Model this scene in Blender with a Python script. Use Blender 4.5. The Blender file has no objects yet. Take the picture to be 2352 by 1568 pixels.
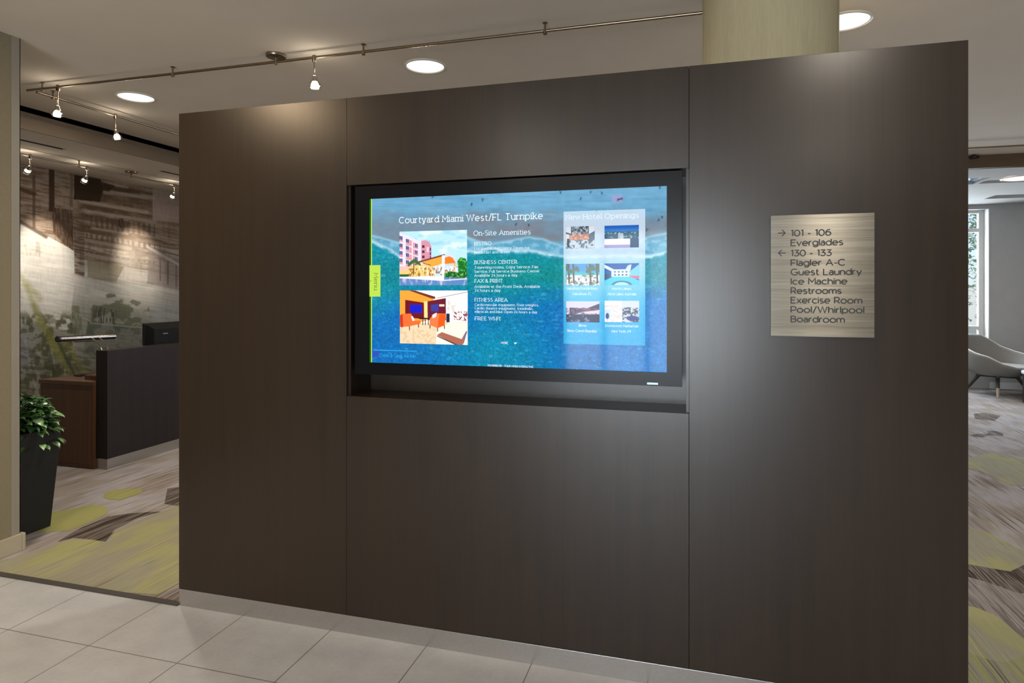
import bpy, math, random
import numpy as np
from mathutils import Vector, Matrix

random.seed(7)
SC = bpy.context.scene
COL = SC.collection
PI = math.pi

# ------------------------------------------------------------------ camera, world, exposure
F_PX, CX, HY = 1470.0, 1176.0, 666.0
YAW = math.atan2(424.0, 1470.0)
CAM_H = 1.5
cd = bpy.data.cameras.new('camera')
cam = bpy.data.objects.new('camera', cd)
COL.objects.link(cam)
cam.location = (0, 0, CAM_H)
cam.rotation_euler = (PI / 2, 0, YAW)
cd.sensor_width = 36.0
cd.lens = 36.0 * F_PX / 2352.0
cd.shift_y = (HY - 784.0) / 2352.0
cd.clip_start = 0.05
cd.clip_end = 200
SC.camera = cam

SC.view_settings.view_transform = 'Standard'
SC.view_settings.look = 'None'
SC.view_settings.gamma = 1.0
SC.view_settings.exposure = 0.0
SC.view_settings.use_curve_mapping = False

W = bpy.data.worlds.new('sky')
SC.world = W
W.use_nodes = True
wn = W.node_tree
bg = wn.nodes['Background']
sky = wn.nodes.new('ShaderNodeTexSky')
sky.sky_type = 'HOSEK_WILKIE'
sky.sun_direction = (0.2, 0.5, 0.75)
sky.turbidity = 4.0
wn.links.new(sky.outputs[0], bg.inputs[0])
bg.inputs[1].default_value = 4.0

SC.cycles.use_denoising = True
SC.cycles.max_bounces = 10
SC.cycles.diffuse_bounces = 5
SC.cycles.glossy_bounces = 4
SC.cycles.transparent_max_bounces = 12
SC.cycles.sample_clamp_indirect = 4.0


def kelvin(k):
    return {2700: (1.0, .72, .45), 3000: (1.0, .80, .56), 3500: (1.0, .89, .75), 5500: (1, .97, .94),
            6500: (.93, .97, 1.0), 8000: (.72, .85, 1.0)}[k]


def lamp(name, kind, loc, power, color, size=0.2, target=None, size_y=None, spot=60, blend=.6):
    ld = bpy.data.lights.new(name, kind)
    ld.energy = power
    ld.color = color
    if kind == 'AREA':
        if size_y:
            ld.shape = 'RECTANGLE'
            ld.size = size
            ld.size_y = size_y
        else:
            ld.shape = 'DISK'
            ld.size = size
    else:
        ld.shadow_soft_size = size
    if kind == 'SPOT':
        ld.spot_size = math.radians(spot)
        ld.spot_blend = blend
    o = bpy.data.objects.new(name, ld)
    COL.objects.link(o)
    o.location = loc
    if target is not None:
        d = Vector(target) - Vector(loc)
        o.rotation_euler = d.to_track_quat('-Z', 'Y').to_euler()
    return o


# daylight at the entrance doors behind the viewer and at the far windows
DOOR_Y = -5.2
SUN = lamp('sun', 'SUN', (0, 0, 20), 2.5, (1, .96, .9), .01, (-4.5, 2.0, 0))
ENTR = lamp('daylight_entrance', 'AREA', (-0.75, DOOR_Y - 0.35, 1.35), 450, (.90, .95, 1.0), 2.7, (-0.75, 0, 1.15), 2.5)
FARW = lamp('daylight_far_window', 'AREA', (2.9, 12.0, 1.85), 320, (.84, .92, 1.0), 3.0, (2.9, 8, 0.6), 2.0)


# ------------------------------------------------------------------ helpers
def ray(px, py):
    l = (px - CX) / F_PX
    s, c = math.sin(YAW), math.cos(YAW)
    return Vector((-s + c * l, c + s * l, (HY - py) / F_PX))


def on_y(px, py, Y):
    r = ray(px, py)
    k = Y / r.y
    return Vector((r.x * k, Y, CAM_H + r.z * k))


def on_floor(px, py, z=0.0):
    r = ray(px, py)
    k = (z - CAM_H) / r.z
    return Vector((r.x * k, r.y * k, z))


def lin(rgb):
    out = []
    for c in rgb[:3]:
        c = c / 255.0
        out.append(c / 12.92 if c <= 0.04045 else ((c + 0.055) / 1.055) ** 2.4)
    return tuple(out) + (1.0,)


def lin_np(a):
    a = np.clip(a / 255.0, 0, 1)
    return np.where(a <= 0.04045, a / 12.92, ((a + 0.055) / 1.055) ** 2.4)


LOC = {}


def attach(o, parent):
    if parent is None:
        return
    o.parent = parent
    o.matrix_parent_inverse = Matrix.Translation(-Vector(LOC.get(parent.name, (0, 0, 0))))


def tag(o, label=None, cat=None, group=None, kind=None):
    if label:
        o['label'] = label
    if cat:
        o['category'] = cat
    if group:
        o['group'] = group
    if kind:
        o['kind'] = kind
    return o


def thing(name, label, cat, loc, group=None):
    o = bpy.data.objects.new(name, None)
    o.empty_display_size = 0.1
    COL.objects.link(o)
    o.location = loc
    LOC[o.name] = tuple(loc)
    return tag(o, label, cat, group)


def holder(name, loc=(0, 0, 0)):
    o = bpy.data.objects.new(name, None)
    COL.objects.link(o)
    o.location = loc
    LOC[o.name] = tuple(loc)
    o['kind'] = 'structure'
    return o


class MB:
    """collects faces; build() links ONE mesh object"""

    def __init__(self):
        self.v, self.f, self.m = [], [], []
        self.attr = None

    def add(self, vs, fs, mi=0):
        o = len(self.v)
        self.v += [tuple(p) for p in vs]
        for f in fs:
            self.f.append(tuple(i + o for i in f))
            self.m.append(mi)

    def box(self, x0, x1, y0, y1, z0, z1, mi=0):
        self.add([(x0, y0, z0), (x1, y0, z0), (x1, y1, z0), (x0, y1, z0), (x0, y0, z1), (x1, y0, z1), (x1, y1, z1), (x0, y1, z1)],
                 [(0, 3, 2, 1), (4, 5, 6, 7), (0, 1, 5, 4), (1, 2, 6, 5), (2, 3, 7, 6), (3, 0, 4, 7)], mi)
        return self

    def frustum(self, c0, s0, c1, s1, mi=0):
        (x, y, z), (a, b), (X, Y, Z), (A, B) = c0, s0, c1, s1
        self.add([(x - a, y - b, z), (x + a, y - b, z), (x + a, y + b, z), (x - a, y + b, z),
                  (X - A, Y - B, Z), (X + A, Y - B, Z), (X + A, Y + B, Z), (X - A, Y + B, Z)],
                 [(0, 3, 2, 1), (4, 5, 6, 7), (0, 1, 5, 4), (1, 2, 6, 5), (2, 3, 7, 6), (3, 0, 4, 7)], mi)
        return self

    def tube(self, pts, r, n=12, caps=True, mi=0):
        pts = [Vector(p) for p in pts]
        rs = r if isinstance(r, (list, tuple)) else [r] * len(pts)
        rings = []
        up = None
        for i, p in enumerate(pts):
            t = (pts[min(i + 1, len(pts) - 1)] - pts[max(i - 1, 0)]).normalized()
            if up is None:
                up = Vector((0, 0, 1)) if abs(t.z) < .9 else Vector((1, 0, 0))
            a = t.cross(up).normalized()
            up = a.cross(t).normalized()
            rings.append([p + (a * math.cos(2 * PI * k / n) + up * math.sin(2 * PI * k / n)) * rs[i] for k in range(n)])
        vs = [q for ring in rings for q in ring]
        fs = []
        for i in range(len(pts) - 1):
            for k in range(n):
                k2 = (k + 1) % n
                fs.append((i * n + k, i * n + k2, (i + 1) * n + k2, (i + 1) * n + k))
        if caps:
            fs.append(tuple(range(n - 1, -1, -1)))
            fs.append(tuple((len(pts) - 1) * n + k for k in range(n)))
        self.add(vs, fs, mi)
        return self

    def lathe(self, prof, c, n=32, mi=0, close=False):
        cx, cy, cz = c
        vs, fs = [], []
        for (r, z) in prof:
            for k in range(n):
                a = 2 * PI * k / n
                vs.append((cx + r * math.cos(a), cy + r * math.sin(a), cz + z))
        m = len(prof)
        for i in range(m - 1 + (1 if close else 0)):
            j = (i + 1) % m
            for k in range(n):
                k2 = (k + 1) % n
                fs.append((i * n + k, i * n + k2, j * n + k2, j * n + k))
        if not close:
            fs.append(tuple(range(n - 1, -1, -1)))
            fs.append(tuple((m - 1) * n + k for k in range(n)))
        self.add(vs, fs, mi)
        return self

    def ball(self, c, r, n=16, sz=1.0, mi=0):
        prof = []
        for i in range(1, n):
            a = -PI / 2 + PI * i / n
            prof.append((r * math.cos(a), r * math.sin(a) * sz))
        return self.lathe(prof, c, n, mi)

    def slab_holes(self, x0, x1, y0, y1, z0, z1, holes, mi=0):
        """horizontal slab with rectangular holes (xa, xb, ya, yb)"""
        xs = sorted({x0, x1} | {q for h in holes for q in h[:2]})
        ys = sorted({y0, y1} | {q for h in holes for q in h[2:]})
        for i in range(len(xs) - 1):
            for j in range(len(ys) - 1):
                mx, my = (xs[i] + xs[i + 1]) / 2, (ys[j] + ys[j + 1]) / 2
                if any(h[0] < mx < h[1] and h[2] < my < h[3] for h in holes):
                    continue
                self.box(xs[i], xs[i + 1], ys[j], ys[j + 1], z0, z1, mi)
        return self

    def wall_y(self, x0, x1, y0, y1, z0, z1, holes, mi=0):
        xs = sorted({x0, x1} | {q for h in holes for q in h[:2]})
        zs = sorted({z0, z1} | {q for h in holes for q in h[2:]})
        for i in range(len(xs) - 1):
            for j in range(len(zs) - 1):
                mx, mz = (xs[i] + xs[i + 1]) / 2, (zs[j] + zs[j + 1]) / 2
                if any(h[0] < mx < h[1] and h[2] < mz < h[3] for h in holes):
                    continue
                self.box(xs[i], xs[i + 1], y0, y1, zs[j], zs[j + 1], mi)
        return self

    def build(self, name, mat, parent=None, smooth=False, bevel=0.0, seg=2, kind=None, label=None):
        me = bpy.data.meshes.new(name)
        me.from_pydata(self.v, [], self.f)
        mats = mat if isinstance(mat, (list, tuple)) else [mat]
        for q in mats:
            me.materials.append(q)
        if len(mats) > 1:
            me.polygons.foreach_set('material_index', self.m)
        me.update()
        o = bpy.data.objects.new(name, me)
        COL.objects.link(o)
        if smooth:
            for p in me.polygons:
                p.use_smooth = True
            if smooth != 'all':
                me.set_sharp_from_angle(angle=math.radians(35))
        if bevel:
            b = o.modifiers.new('bevel', 'BEVEL')
            b.width = bevel
            b.segments = seg
            b.limit_method = 'ANGLE'
            b.angle_limit = math.radians(40)
        attach(o, parent)
        if kind:
            o['kind'] = kind
        if label:
            o['label'] = label
        return o


# ------------------------------------------------------------------ materials
def nodes(name):
    m = bpy.data.materials.new(name)
    m.use_nodes = True
    return m, m.node_tree, m.node_tree.nodes['Principled BSDF']


def mapping(nt, scale, rot=(0, 0, 0), loc=(0, 0, 0)):
    tc = nt.nodes.new('ShaderNodeTexCoord')
    mp = nt.nodes.new('ShaderNodeMapping')
    mp.inputs['Scale'].default_value = scale
    mp.inputs['Rotation'].default_value = rot
    mp.inputs['Location'].default_value = loc
    nt.links.new(tc.outputs['Object'], mp.inputs['Vector'])
    return mp


def noise(nt, vec, scale=1.0, detail=3.0, rough=.55):
    n = nt.nodes.new('ShaderNodeTexNoise')
    n.inputs['Scale'].default_value = scale
    n.inputs['Detail'].default_value = detail
    n.inputs['Roughness'].default_value = rough
    nt.links.new(vec.outputs[0], n.inputs['Vector'])
    return n


def ramp(nt, fac, stops, interp='LINEAR'):
    r = nt.nodes.new('ShaderNodeValToRGB')
    r.color_ramp.interpolation = interp
    e = r.color_ramp.elements
    while len(e) < len(stops):
        e.new(.5)
    for k, (p, c) in enumerate(stops):
        e[k].position = p
        e[k].color = c if len(c) == 4 else tuple(c) + (1,)
    nt.links.new(fac, r.inputs['Fac'])
    return r


def mixc(nt, fac, a, b, mode='MIX'):
    m = nt.nodes.new('ShaderNodeMix')
    m.data_type = 'RGBA'
    m.blend_type = mode
    for s, v in ((0, fac), (6, a), (7, b)):
        if hasattr(v, 'default_value') or hasattr(v, 'is_output'):
            nt.links.new(v, m.inputs[s])
        else:
            m.inputs[s].default_value = v
    return m.outputs[2]


def math_n(nt, op, a, b=None):
    m = nt.nodes.new('ShaderNodeMath')
    m.operation = op
    for s, v in ((0, a), (1, b)):
        if v is None:
            continue
        if hasattr(v, 'is_output'):
            nt.links.new(v, m.inputs[s])
        else:
            m.inputs[s].default_value = v
    return m.outputs[0]


def bump(nt, b, height, strength=.1, dist=.002):
    n = nt.nodes.new('ShaderNodeBump')
    n.inputs['Strength'].default_value = strength
    n.inputs['Distance'].default_value = dist
    nt.links.new(height, n.inputs['Height'])
    nt.links.new(n.outputs[0], b.inputs['Normal'])


def plain(name, rgb, rough=.5, metal=0.0, var=.06, scale=(9, 9, 9), bumps=0.0, spec=.5, coat=0):
    m, nt, b = nodes(name)
    c = lin(rgb)
    mp = mapping(nt, scale)
    n = noise(nt, mp, 1.0, 4)
    lo = tuple(x * (1 - var) for x in c[:3])
    hi = tuple(min(1, x * (1 + var)) for x in c[:3])
    r = ramp(nt, n.outputs['Fac'], [(.3, lo), (.7, hi)])
    nt.links.new(r.outputs[0], b.inputs['Base Color'])
    b.inputs['Roughness'].default_value = rough
    b.inputs['Metallic'].default_value = metal
    b.inputs['Specular IOR Level'].default_value = spec
    if coat:
        b.inputs['Coat Weight'].default_value = coat
        b.inputs['Coat Roughness'].default_value = .1
    if bumps:
        bump(nt, b, n.outputs['Fac'], bumps)
    return m


def grained(name, a, bcol, rough=.4, scale=(160, 160, 2.2), bumps=.06, spec=.5, aniso=0.0):
    m, nt, b = nodes(name)
    mp = mapping(nt, scale)
    n1 = noise(nt, mp, 1.0, 5, .65)
    mp2 = mapping(nt, (scale[0] * .12, scale[1] * .12, scale[2] * .25))
    n2 = noise(nt, mp2, 1.0, 3, .5)
    f = math_n(nt, 'MULTIPLY_ADD', n1.outputs['Fac'], .55)
    nt.nodes[-1].inputs[2].default_value = 0
    f2 = math_n(nt, 'MULTIPLY', n2.outputs['Fac'], .45)
    s = math_n(nt, 'ADD', f, f2)
    r = ramp(nt, s, [(.36, lin(a)), (.64, lin(bcol))])
    nt.links.new(r.outputs[0], b.inputs['Base Color'])
    b.inputs['Roughness'].default_value = rough
    b.inputs['Specular IOR Level'].default_value = spec
    bump(nt, b, n1.outputs['Fac'], bumps, .001)
    return m


def emit(name, rgb, strength=1.0, rough=.5, base=(.8, .8, .8)):
    m, nt, b = nodes(name)
    b.inputs['Base Color'].default_value = base + (1,)
    b.inputs['Emission Color'].default_value = lin(rgb)
    b.inputs['Emission Strength'].default_value = strength
    b.inputs['Roughness'].default_value = rough
    return m


def display(name, rgb=None, strength=1.15):
    """lit pixels of a screen behind glossy glass; colour constant or from the mesh's picture attribute"""
    m, nt, b = nodes(name)
    b.inputs['Base Color'].default_value = (0.004, 0.004, 0.005, 1)
    b.inputs['Roughness'].default_value = .06
    b.inputs['Specular IOR Level'].default_value = .12
    b.inputs['Emission Strength'].default_value = strength
    if rgb is None:
        a = nt.nodes.new('ShaderNodeAttribute')
        a.attribute_name = 'picture'
        nt.links.new(a.outputs['Color'], b.inputs['Emission Color'])
    else:
        b.inputs['Emission Color'].default_value = lin(rgb)
    return m


def glass_mat(name, tint=(1, 1, 1), gloss=.08):
    m = bpy.data.materials.new(name)
    m.use_nodes = True
    nt = m.node_tree
    nt.nodes.clear()
    out = nt.nodes.new('ShaderNodeOutputMaterial')
    t = nt.nodes.new('ShaderNodeBsdfTransparent')
    t.inputs[0].default_value = tint + (1,)
    g = nt.nodes.new('ShaderNodeBsdfGlossy')
    g.inputs['Roughness'].default_value = .02
    mx = nt.nodes.new('ShaderNodeMixShader')
    mx.inputs[0].default_value = gloss
    nt.links.new(t.outputs[0], mx.inputs[1])
    nt.links.new(g.outputs[0], mx.inputs[2])
    nt.links.new(mx.outputs[0], out.inputs[0])
    return m


M = {}
M['ceiling'] = plain('ceiling_paint', (222, 211, 196), .9, var=.02, scale=(3, 3, 3), spec=.2)
M['ceiling_grey'] = plain('ceiling_paint_grey', (176, 175, 172), .9, var=.02, scale=(3, 3, 3), spec=.2)
M['bulkhead'] = plain('bulkhead_paint', (126, 112, 96), .85, var=.03, scale=(3, 3, 3), spec=.2)
M['wall_beige'] = plain('beige_wallcovering', (132, 121, 98), .7, var=.05, scale=(60, 60, 60), bumps=.05, spec=.3)
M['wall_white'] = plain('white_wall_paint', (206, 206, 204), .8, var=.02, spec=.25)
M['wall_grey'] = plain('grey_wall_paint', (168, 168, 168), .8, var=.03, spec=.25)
M['trim_beige'] = plain('beige_trim_paint', (172, 162, 138), .5, var=.03)
M['trim_grey'] = plain('corner_guard_plastic', (142, 134, 120), .45, var=.03)
M['trim_brown'] = plain('dark_brown_wood_trim', (92, 72, 48), .5, var=.12, scale=(3, 40, 40))
M['slot'] = plain('dark_slot', (52, 38, 18), .7, var=.1)
M['wood'] = grained('dark_wenge_laminate', (34, 25, 17), (44, 32, 22), .28, spec=.48)
M['wood_core'] = plain('dark_core_board', (26, 20, 17), .6)
M['desk_dark'] = grained('dark_desk_laminate', (34, 26, 24), (44, 34, 32), .5, spec=.25)
M['desk_brown'] = grained('walnut_desk_laminate', (78, 50, 28), (104, 70, 42), .45)
M['column'] = grained('woven_vertical_wallcovering', (170, 159, 128), (184, 173, 142), .8, (220, 220, 12), .1, .2)
M['steel'] = plain('brushed_steel', (178, 174, 170), .27, .85, .06, (120, 120, 120))
M['nickel'] = plain('satin_nickel', (150, 135, 115), .3, 1.0, .05)
M['chrome'] = plain('chrome', (215, 205, 195), .12, 1.0, .03)
M['tube'] = plain('polished_grey_metal', (150, 146, 142), .22, 1.0, .03)
M['black'] = plain('black_plastic', (22, 22, 24), .35, var=.1)
M['black_matte'] = plain('black_matte', (14, 13, 13), .65, spec=.3)
M['bezel'] = plain('dark_grey_bezel_plastic', (11, 12, 16), .25, var=.04, spec=.16)
M['rubber'] = plain('dark_grey_rubber', (62, 58, 54), .6)
M['bulb'] = emit('lit_halogen_bulb', (255, 244, 225), 22)
M['lens'] = emit('lit_downlight_lens', (255, 246, 230), 1.6)
M['white_plastic'] = plain('white_enamel', (225, 220, 210), .4, var=.02)
M['lampglass'] = glass_mat('clear_shade_glass', (.96, .94, .9), .22)
M['pane'] = glass_mat('window_glass', (.97, .99, 1.0), .06)
M['alu'] = plain('grey_window_aluminium', (168, 170, 172), .4, .4, .04)
M['rim_highlight'] = plain('pale_rim_highlight', (206, 202, 196), .6)  # pale colour painting window light on the chair rim
M['chair'] = plain('pale_grey_upholstery', (126, 123, 118), .75, var=.06, scale=(90, 90, 90), bumps=.15, spec=.3)
M['seat'] = plain('pale_seat_leather', (170, 166, 164), .5, var=.04)
M['leg'] = plain('dark_stained_leg', (46, 40, 36), .45)
M['foot'] = plain('pale_wooden_foot', (176, 160, 140), .5)
M['marble'] = plain('white_stone_top', (214, 216, 220), .22, var=.05)
M['tabledark'] = plain('black_table_drum', (24, 23, 22), .45)
M['planter'] = plain('black_planter_resin', (20, 17, 12), .7, var=.08)
M['soil'] = plain('dark_potting_soil', (40, 30, 22), .95, var=.3, scale=(80, 80, 80))
M['ink'] = plain('black_sign_ink', (30, 27, 25), .5)
M['paving'] = plain('outdoor_paving', (150, 148, 142), .8, var=.1, scale=(2, 2, 2))
M['bark'] = plain('tree_bark', (92, 78, 62), .9, var=.2, scale=(20, 20, 4))


def leaf_mat(name, a, b, rough=.35):
    m, nt, p = nodes(name)
    at = nt.nodes.new('ShaderNodeAttribute')
    at.attribute_name = 'tone'
    r = ramp(nt, at.outputs['Fac'], [(0, lin(a)), (.75, lin(b)), (1, lin(tuple(min(255, x + 75) for x in b)))])
    nt.links.new(r.outputs[0], p.inputs['Base Color'])
    p.inputs['Roughness'].default_value = rough
    return m


M['leaf'] = leaf_mat('glossy_green_leaf', (30, 62, 32), (74, 116, 58), .3)
M['tree_leaf'] = leaf_mat('tree_leaf', (96, 126, 84), (176, 196, 150), .5)


def tile_mat():
    m, nt, b = nodes('pale_stone_floor_tile')
    mp = mapping(nt, (1, 1, 1))
    n1 = noise(nt, mp, 7, 5, .6)
    n2 = noise(nt, mp, 60, 3, .6)
    f = math_n(nt, 'ADD', math_n(nt, 'MULTIPLY', n1.outputs['Fac'], .7), math_n(nt, 'MULTIPLY', n2.outputs['Fac'], .3))
    r = ramp(nt, f, [(.35, lin((170, 172, 176))), (.65, lin((185, 187, 190)))])
    sp = nt.nodes.new('ShaderNodeSeparateXYZ')
    nt.links.new(mp.outputs[0], sp.inputs[0])

    def joint(out, off, pitch, w):
        a = math_n(nt, 'ADD', out, off)
        a = math_n(nt, 'DIVIDE', a, pitch)
        a = math_n(nt, 'FRACT', a)
        a = math_n(nt, 'SUBTRACT', a, .5)
        a = math_n(nt, 'ABSOLUTE', a)
        return math_n(nt, 'LESS_THAN', a, w / pitch / 2)
    T = .4572
    jx = joint(sp.outputs['X'], .637 + T * 40.5, T, .0042)
    jy = joint(sp.outputs['Y'], -2.10 + T * 40.5, T, .0042)
    j = math_n(nt, 'MAXIMUM', jx, jy)
    c = mixc(nt, j, r.outputs[0], lin((104, 98, 92)))
    nt.links.new(c, b.inputs['Base Color'])
    b.inputs['Roughness'].default_value = .42
    b.inputs['Specular IOR Level'].default_value = .45
    return m


def carpet_mat(name, base, streaks, contrast=1.0, accent=None, accent_t=.66, blot=None, blot2=None):
    """loop pile with streaks running along Y"""
    m, nt, b = nodes(name)
    fine = noise(nt, mapping(nt, (170, 2.2, 1)), 1, 3, .6)
    mid = noise(nt, mapping(nt, (26, 1.1, 1), loc=(3.3, 7.1, 0)), 1, 3, .55)
    big = noise(nt, mapping(nt, (2.6, 1.3, 1), loc=(1.7, 4.2, 0)), 1, 3, .5)
    pile = noise(nt, mapping(nt, (420, 420, 1)), 1, 2)
    f = math_n(nt, 'ADD', math_n(nt, 'MULTIPLY', fine.outputs['Fac'], .42), math_n(nt, 'MULTIPLY', mid.outputs['Fac'], .33))
    f = math_n(nt, 'ADD', f, math_n(nt, 'MULTIPLY', big.outputs['Fac'], .25))
    stops = []
    n = len(streaks)
    for k, s in enumerate(streaks):
        stops.append((.5 + (k - (n - 1) / 2) * .085 / contrast, lin(s)))
    r = ramp(nt, f, stops)
    c = r.outputs[0]
    for blot in [q for q in (blot, blot2) if q]:
        bl = ramp(nt, noise(nt, mapping(nt, (3.4, 1.6, 1), loc=blot[1]), 1, 2, .5).outputs['Fac'], [(.46, (0, 0, 0)), (.56, (1, 1, 1))])
        fac = math_n(nt, 'MULTIPLY', bl.outputs[0], .45)
        c = mixc(nt, fac, c, lin(blot[0]))
    if accent:
        ln = noise(nt, mapping(nt, (95, .55, 1), loc=(9.1, 2.7, 0)), 1, 2, .5)
        a = ramp(nt, ln.outputs['Fac'], [(accent_t, (0, 0, 0)), (accent_t + .03, (1, 1, 1))])
        fac = math_n(nt, 'MULTIPLY', a.outputs[0], .75)
        c = mixc(nt, fac, c, lin(accent))
    nt.links.new(c, b.inputs['Base Color'])
    b.inputs['Roughness'].default_value = .95
    b.inputs['Specular IOR Level'].default_value = .1
    bump(nt, b, pile.outputs['Fac'], .35, .003)
    return m


M['tile'] = tile_mat()
M['carpet'] = carpet_mat('grey_streaked_carpet', None, [(88, 78, 72), (138, 130, 126), (168, 163, 162), (154, 149, 156), (116, 106, 97)], 1.7,
                         (176, 166, 104), .66, ((126, 110, 92), (2.2, .6, 0)))
M['carpet_green'] = carpet_mat('olive_green_carpet', None, [(110, 106, 88), (142, 140, 118), (154, 152, 132), (134, 130, 114), (158, 154, 112)], 1.5,
                               (178, 168, 100), .64, ((142, 136, 124), (5.2, 1.6, 0)), ((162, 162, 92), (1.3, 8.4, 0)))
M['carpet_lime'] = carpet_mat('lime_green_carpet', None, [(128, 126, 84), (146, 145, 94), (154, 152, 96), (146, 144, 104)], 1.2)
M['carpet_dark'] = carpet_mat('dark_striped_carpet', None, [(48, 40, 34), (60, 50, 43), (136, 126, 120), (66, 56, 48), (58, 50, 42)], 1.8,
                              (158, 140, 118), .70)
M['carpet_stripe'] = carpet_mat('grey_dark_striped_carpet', None, [(58, 52, 50), (150, 142, 142), (140, 132, 130), (86, 80, 76), (162, 154, 152)], 1.5,
                                (168, 158, 116), .70)
M['carpet_speckle'] = carpet_mat('speckled_carpet', None, [(60, 58, 58), (136, 132, 140), (150, 150, 90), (120, 116, 122), (70, 66, 66)], 1.4,
                                 (176, 170, 80), .66)


def brushed_plate():
    m, nt, b = nodes('brushed_aluminium_plate')
    n = noise(nt, mapping(nt, (5, 5, 420)), 1, 4, .7)
    n2 = noise(nt, mapping(nt, (1.5, 1.5, 60), loc=(4, 1, 2)), 1, 3, .6)
    f = math_n(nt, 'ADD', math_n(nt, 'MULTIPLY', n.outputs['Fac'], .6), math_n(nt, 'MULTIPLY', n2.outputs['Fac'], .4))
    r = ramp(nt, f, [(.34, lin((122, 118, 110))), (.66, lin((168, 164, 154)))])
    nt.links.new(r.outputs[0], b.inputs['Base Color'])
    b.inputs['Metallic'].default_value = .85
    b.inputs['Roughness'].default_value = .30
    b.inputs['Anisotropic'].default_value = .95
    tg = nt.nodes.new('ShaderNodeTangent')
    tg.direction_type = 'RADIAL'
    tg.axis = 'Z'
    b.inputs['Anisotropic Rotation'].default_value = 0.25
    nt.links.new(tg.outputs[0], b.inputs['Tangent'])
    bump(nt, b, n.outputs['Fac'], .08, .0006)
    return m


M['plate'] = brushed_plate()

# ------------------------------------------------------------------ the setting
CZ = 2.95          # lobby ceiling
LZ = 2.77          # lower ceiling over the desk
RZ = 2.81          # lower ceiling of the lounge
WY = 2.49          # face of the dark wall
X0, X1, WT = -2.37, 0.877, 2.34
MX = -6.53         # mural wall
BX = -5.10         # bulkhead
FY = 11.4          # far wall of the lounge
BY = 8.02          # brown beam
RX = 6.2

MB().box(-3.75, RX, DOOR_Y - .1, WY, -.1, 0).build('floor', M['tile'], kind='structure')
mb = MB().box(MX - .2, RX, WY + .0, FY + .4, -.1, .001)
mb.box(MX - .2, -3.75, DOOR_Y - .1, WY, -.1, .001)


def patch(pts, mi, z, off=(0, 0), s=1.0):
    ws = [on_floor(off[0] + x / s, off[1] + y / s) for x, y in pts]
    ws = [Vector((p.x, max(p.y, WY + .022), z)) for p in ws]
    area = sum(ws[i].x * ws[(i + 1) % len(ws)].y - ws[(i + 1) % len(ws)].x * ws[i].y for i in range(len(ws)))
    if area < 0:
        ws.reverse()
    mb.add(ws, [tuple(range(len(ws)))], mi)


LO, LS = (40, 1040), 4.355
patch([(-500, 1150), (0, 1040), (400, 905), (560, 862), (720, 866), (900, 895), (990, 770), (1400, 600), (1605, 535), (2300, 330), (2900, 700),
       (2500, 1200), (1605, 1310), (1400, 1420), (1000, 1400), (0, 1230), (-600, 1180)], 1, .0022, LO, LS)
patch([(-100, 640), (180, 600), (360, 592), (540, 560), (740, 520), (890, 540), (910, 600), (800, 660), (530, 780), (330, 790), (100, 800)], 2, .0024, LO, LS)
patch([(870, 400), (1000, 365), (1240, 360), (1250, 400), (1050, 470), (920, 470), (860, 445)], 2, .0024, LO, LS)
patch([(480, 840), (640, 750), (900, 640), (1100, 610), (1300, 595), (1440, 588), (1200, 655), (970, 770), (885, 893), (700, 862), (560, 850), (400, 892)], 3, .0028, LO, LS)
patch([(1500, 360), (1605, 345), (1800, 330), (1850, 470), (1605, 530), (1470, 510)], 3, .0028, LO, LS)
RO, RS = (2200, 920), 4.9
patch([(180, 150), (300, 135), (485, 172), (410, 228), (190, 205)], 3, .0024, RO, RS)
patch([(140, 392), (230, 372), (345, 376), (330, 340), (440, 345), (515, 372), (510, 398), (350, 388), (280, 415)], 3, .0024, RO, RS)
patch([(-200, 640), (130, 640), (400, 590), (480, 640), (745, 655), (1100, 660), (1150, 930), (745, 955), (600, 960), (350, 830), (150, 770), (-100, 740)], 1, .0022, RO, RS)
patch([(2100, 1205), (2222, 1213), (2265, 1222), (2352, 1265), (2440, 1280), (2420, 1290), (2352, 1298), (2320, 1313), (2222, 1296), (2120, 1280)], 1, .0022)
patch([(2120, 1280), (2222, 1296), (2320, 1313), (2352, 1298), (2420, 1290), (2460, 1350), (2352, 1364), (2330, 1360), (2270, 1338), (2222, 1325), (2120, 1300)], 3, .0026)
patch([(2120, 1300), (2222, 1325), (2270, 1338), (2330, 1360), (2352, 1364), (2460, 1350), (2500, 1480), (2352, 1468), (2290, 1415), (2240, 1395), (2120, 1380)], 4, .0022)
patch([(2120, 1380), (2240, 1395), (2290, 1415), (2352, 1468), (2420, 1490), (2352, 1507), (2310, 1522), (2270, 1515), (2222, 1497), (2130, 1480)], 1, .0024)
patch([(2130, 1480), (2222, 1497), (2270, 1515), (2310, 1522), (2352, 1507), (2420, 1490), (2500, 1700), (2120, 1700)], 5, .0022)
mb.build('floor_carpet', [M['carpet'], M['carpet_green'], M['carpet_lime'], M['carpet_dark'], M['carpet_stripe'], M['carpet_speckle']], kind='structure')
MB().box(-3.75, X0, WY - .012, WY + .022, 0, .006).build('trim_1', M['rubber'], kind='structure')

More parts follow.
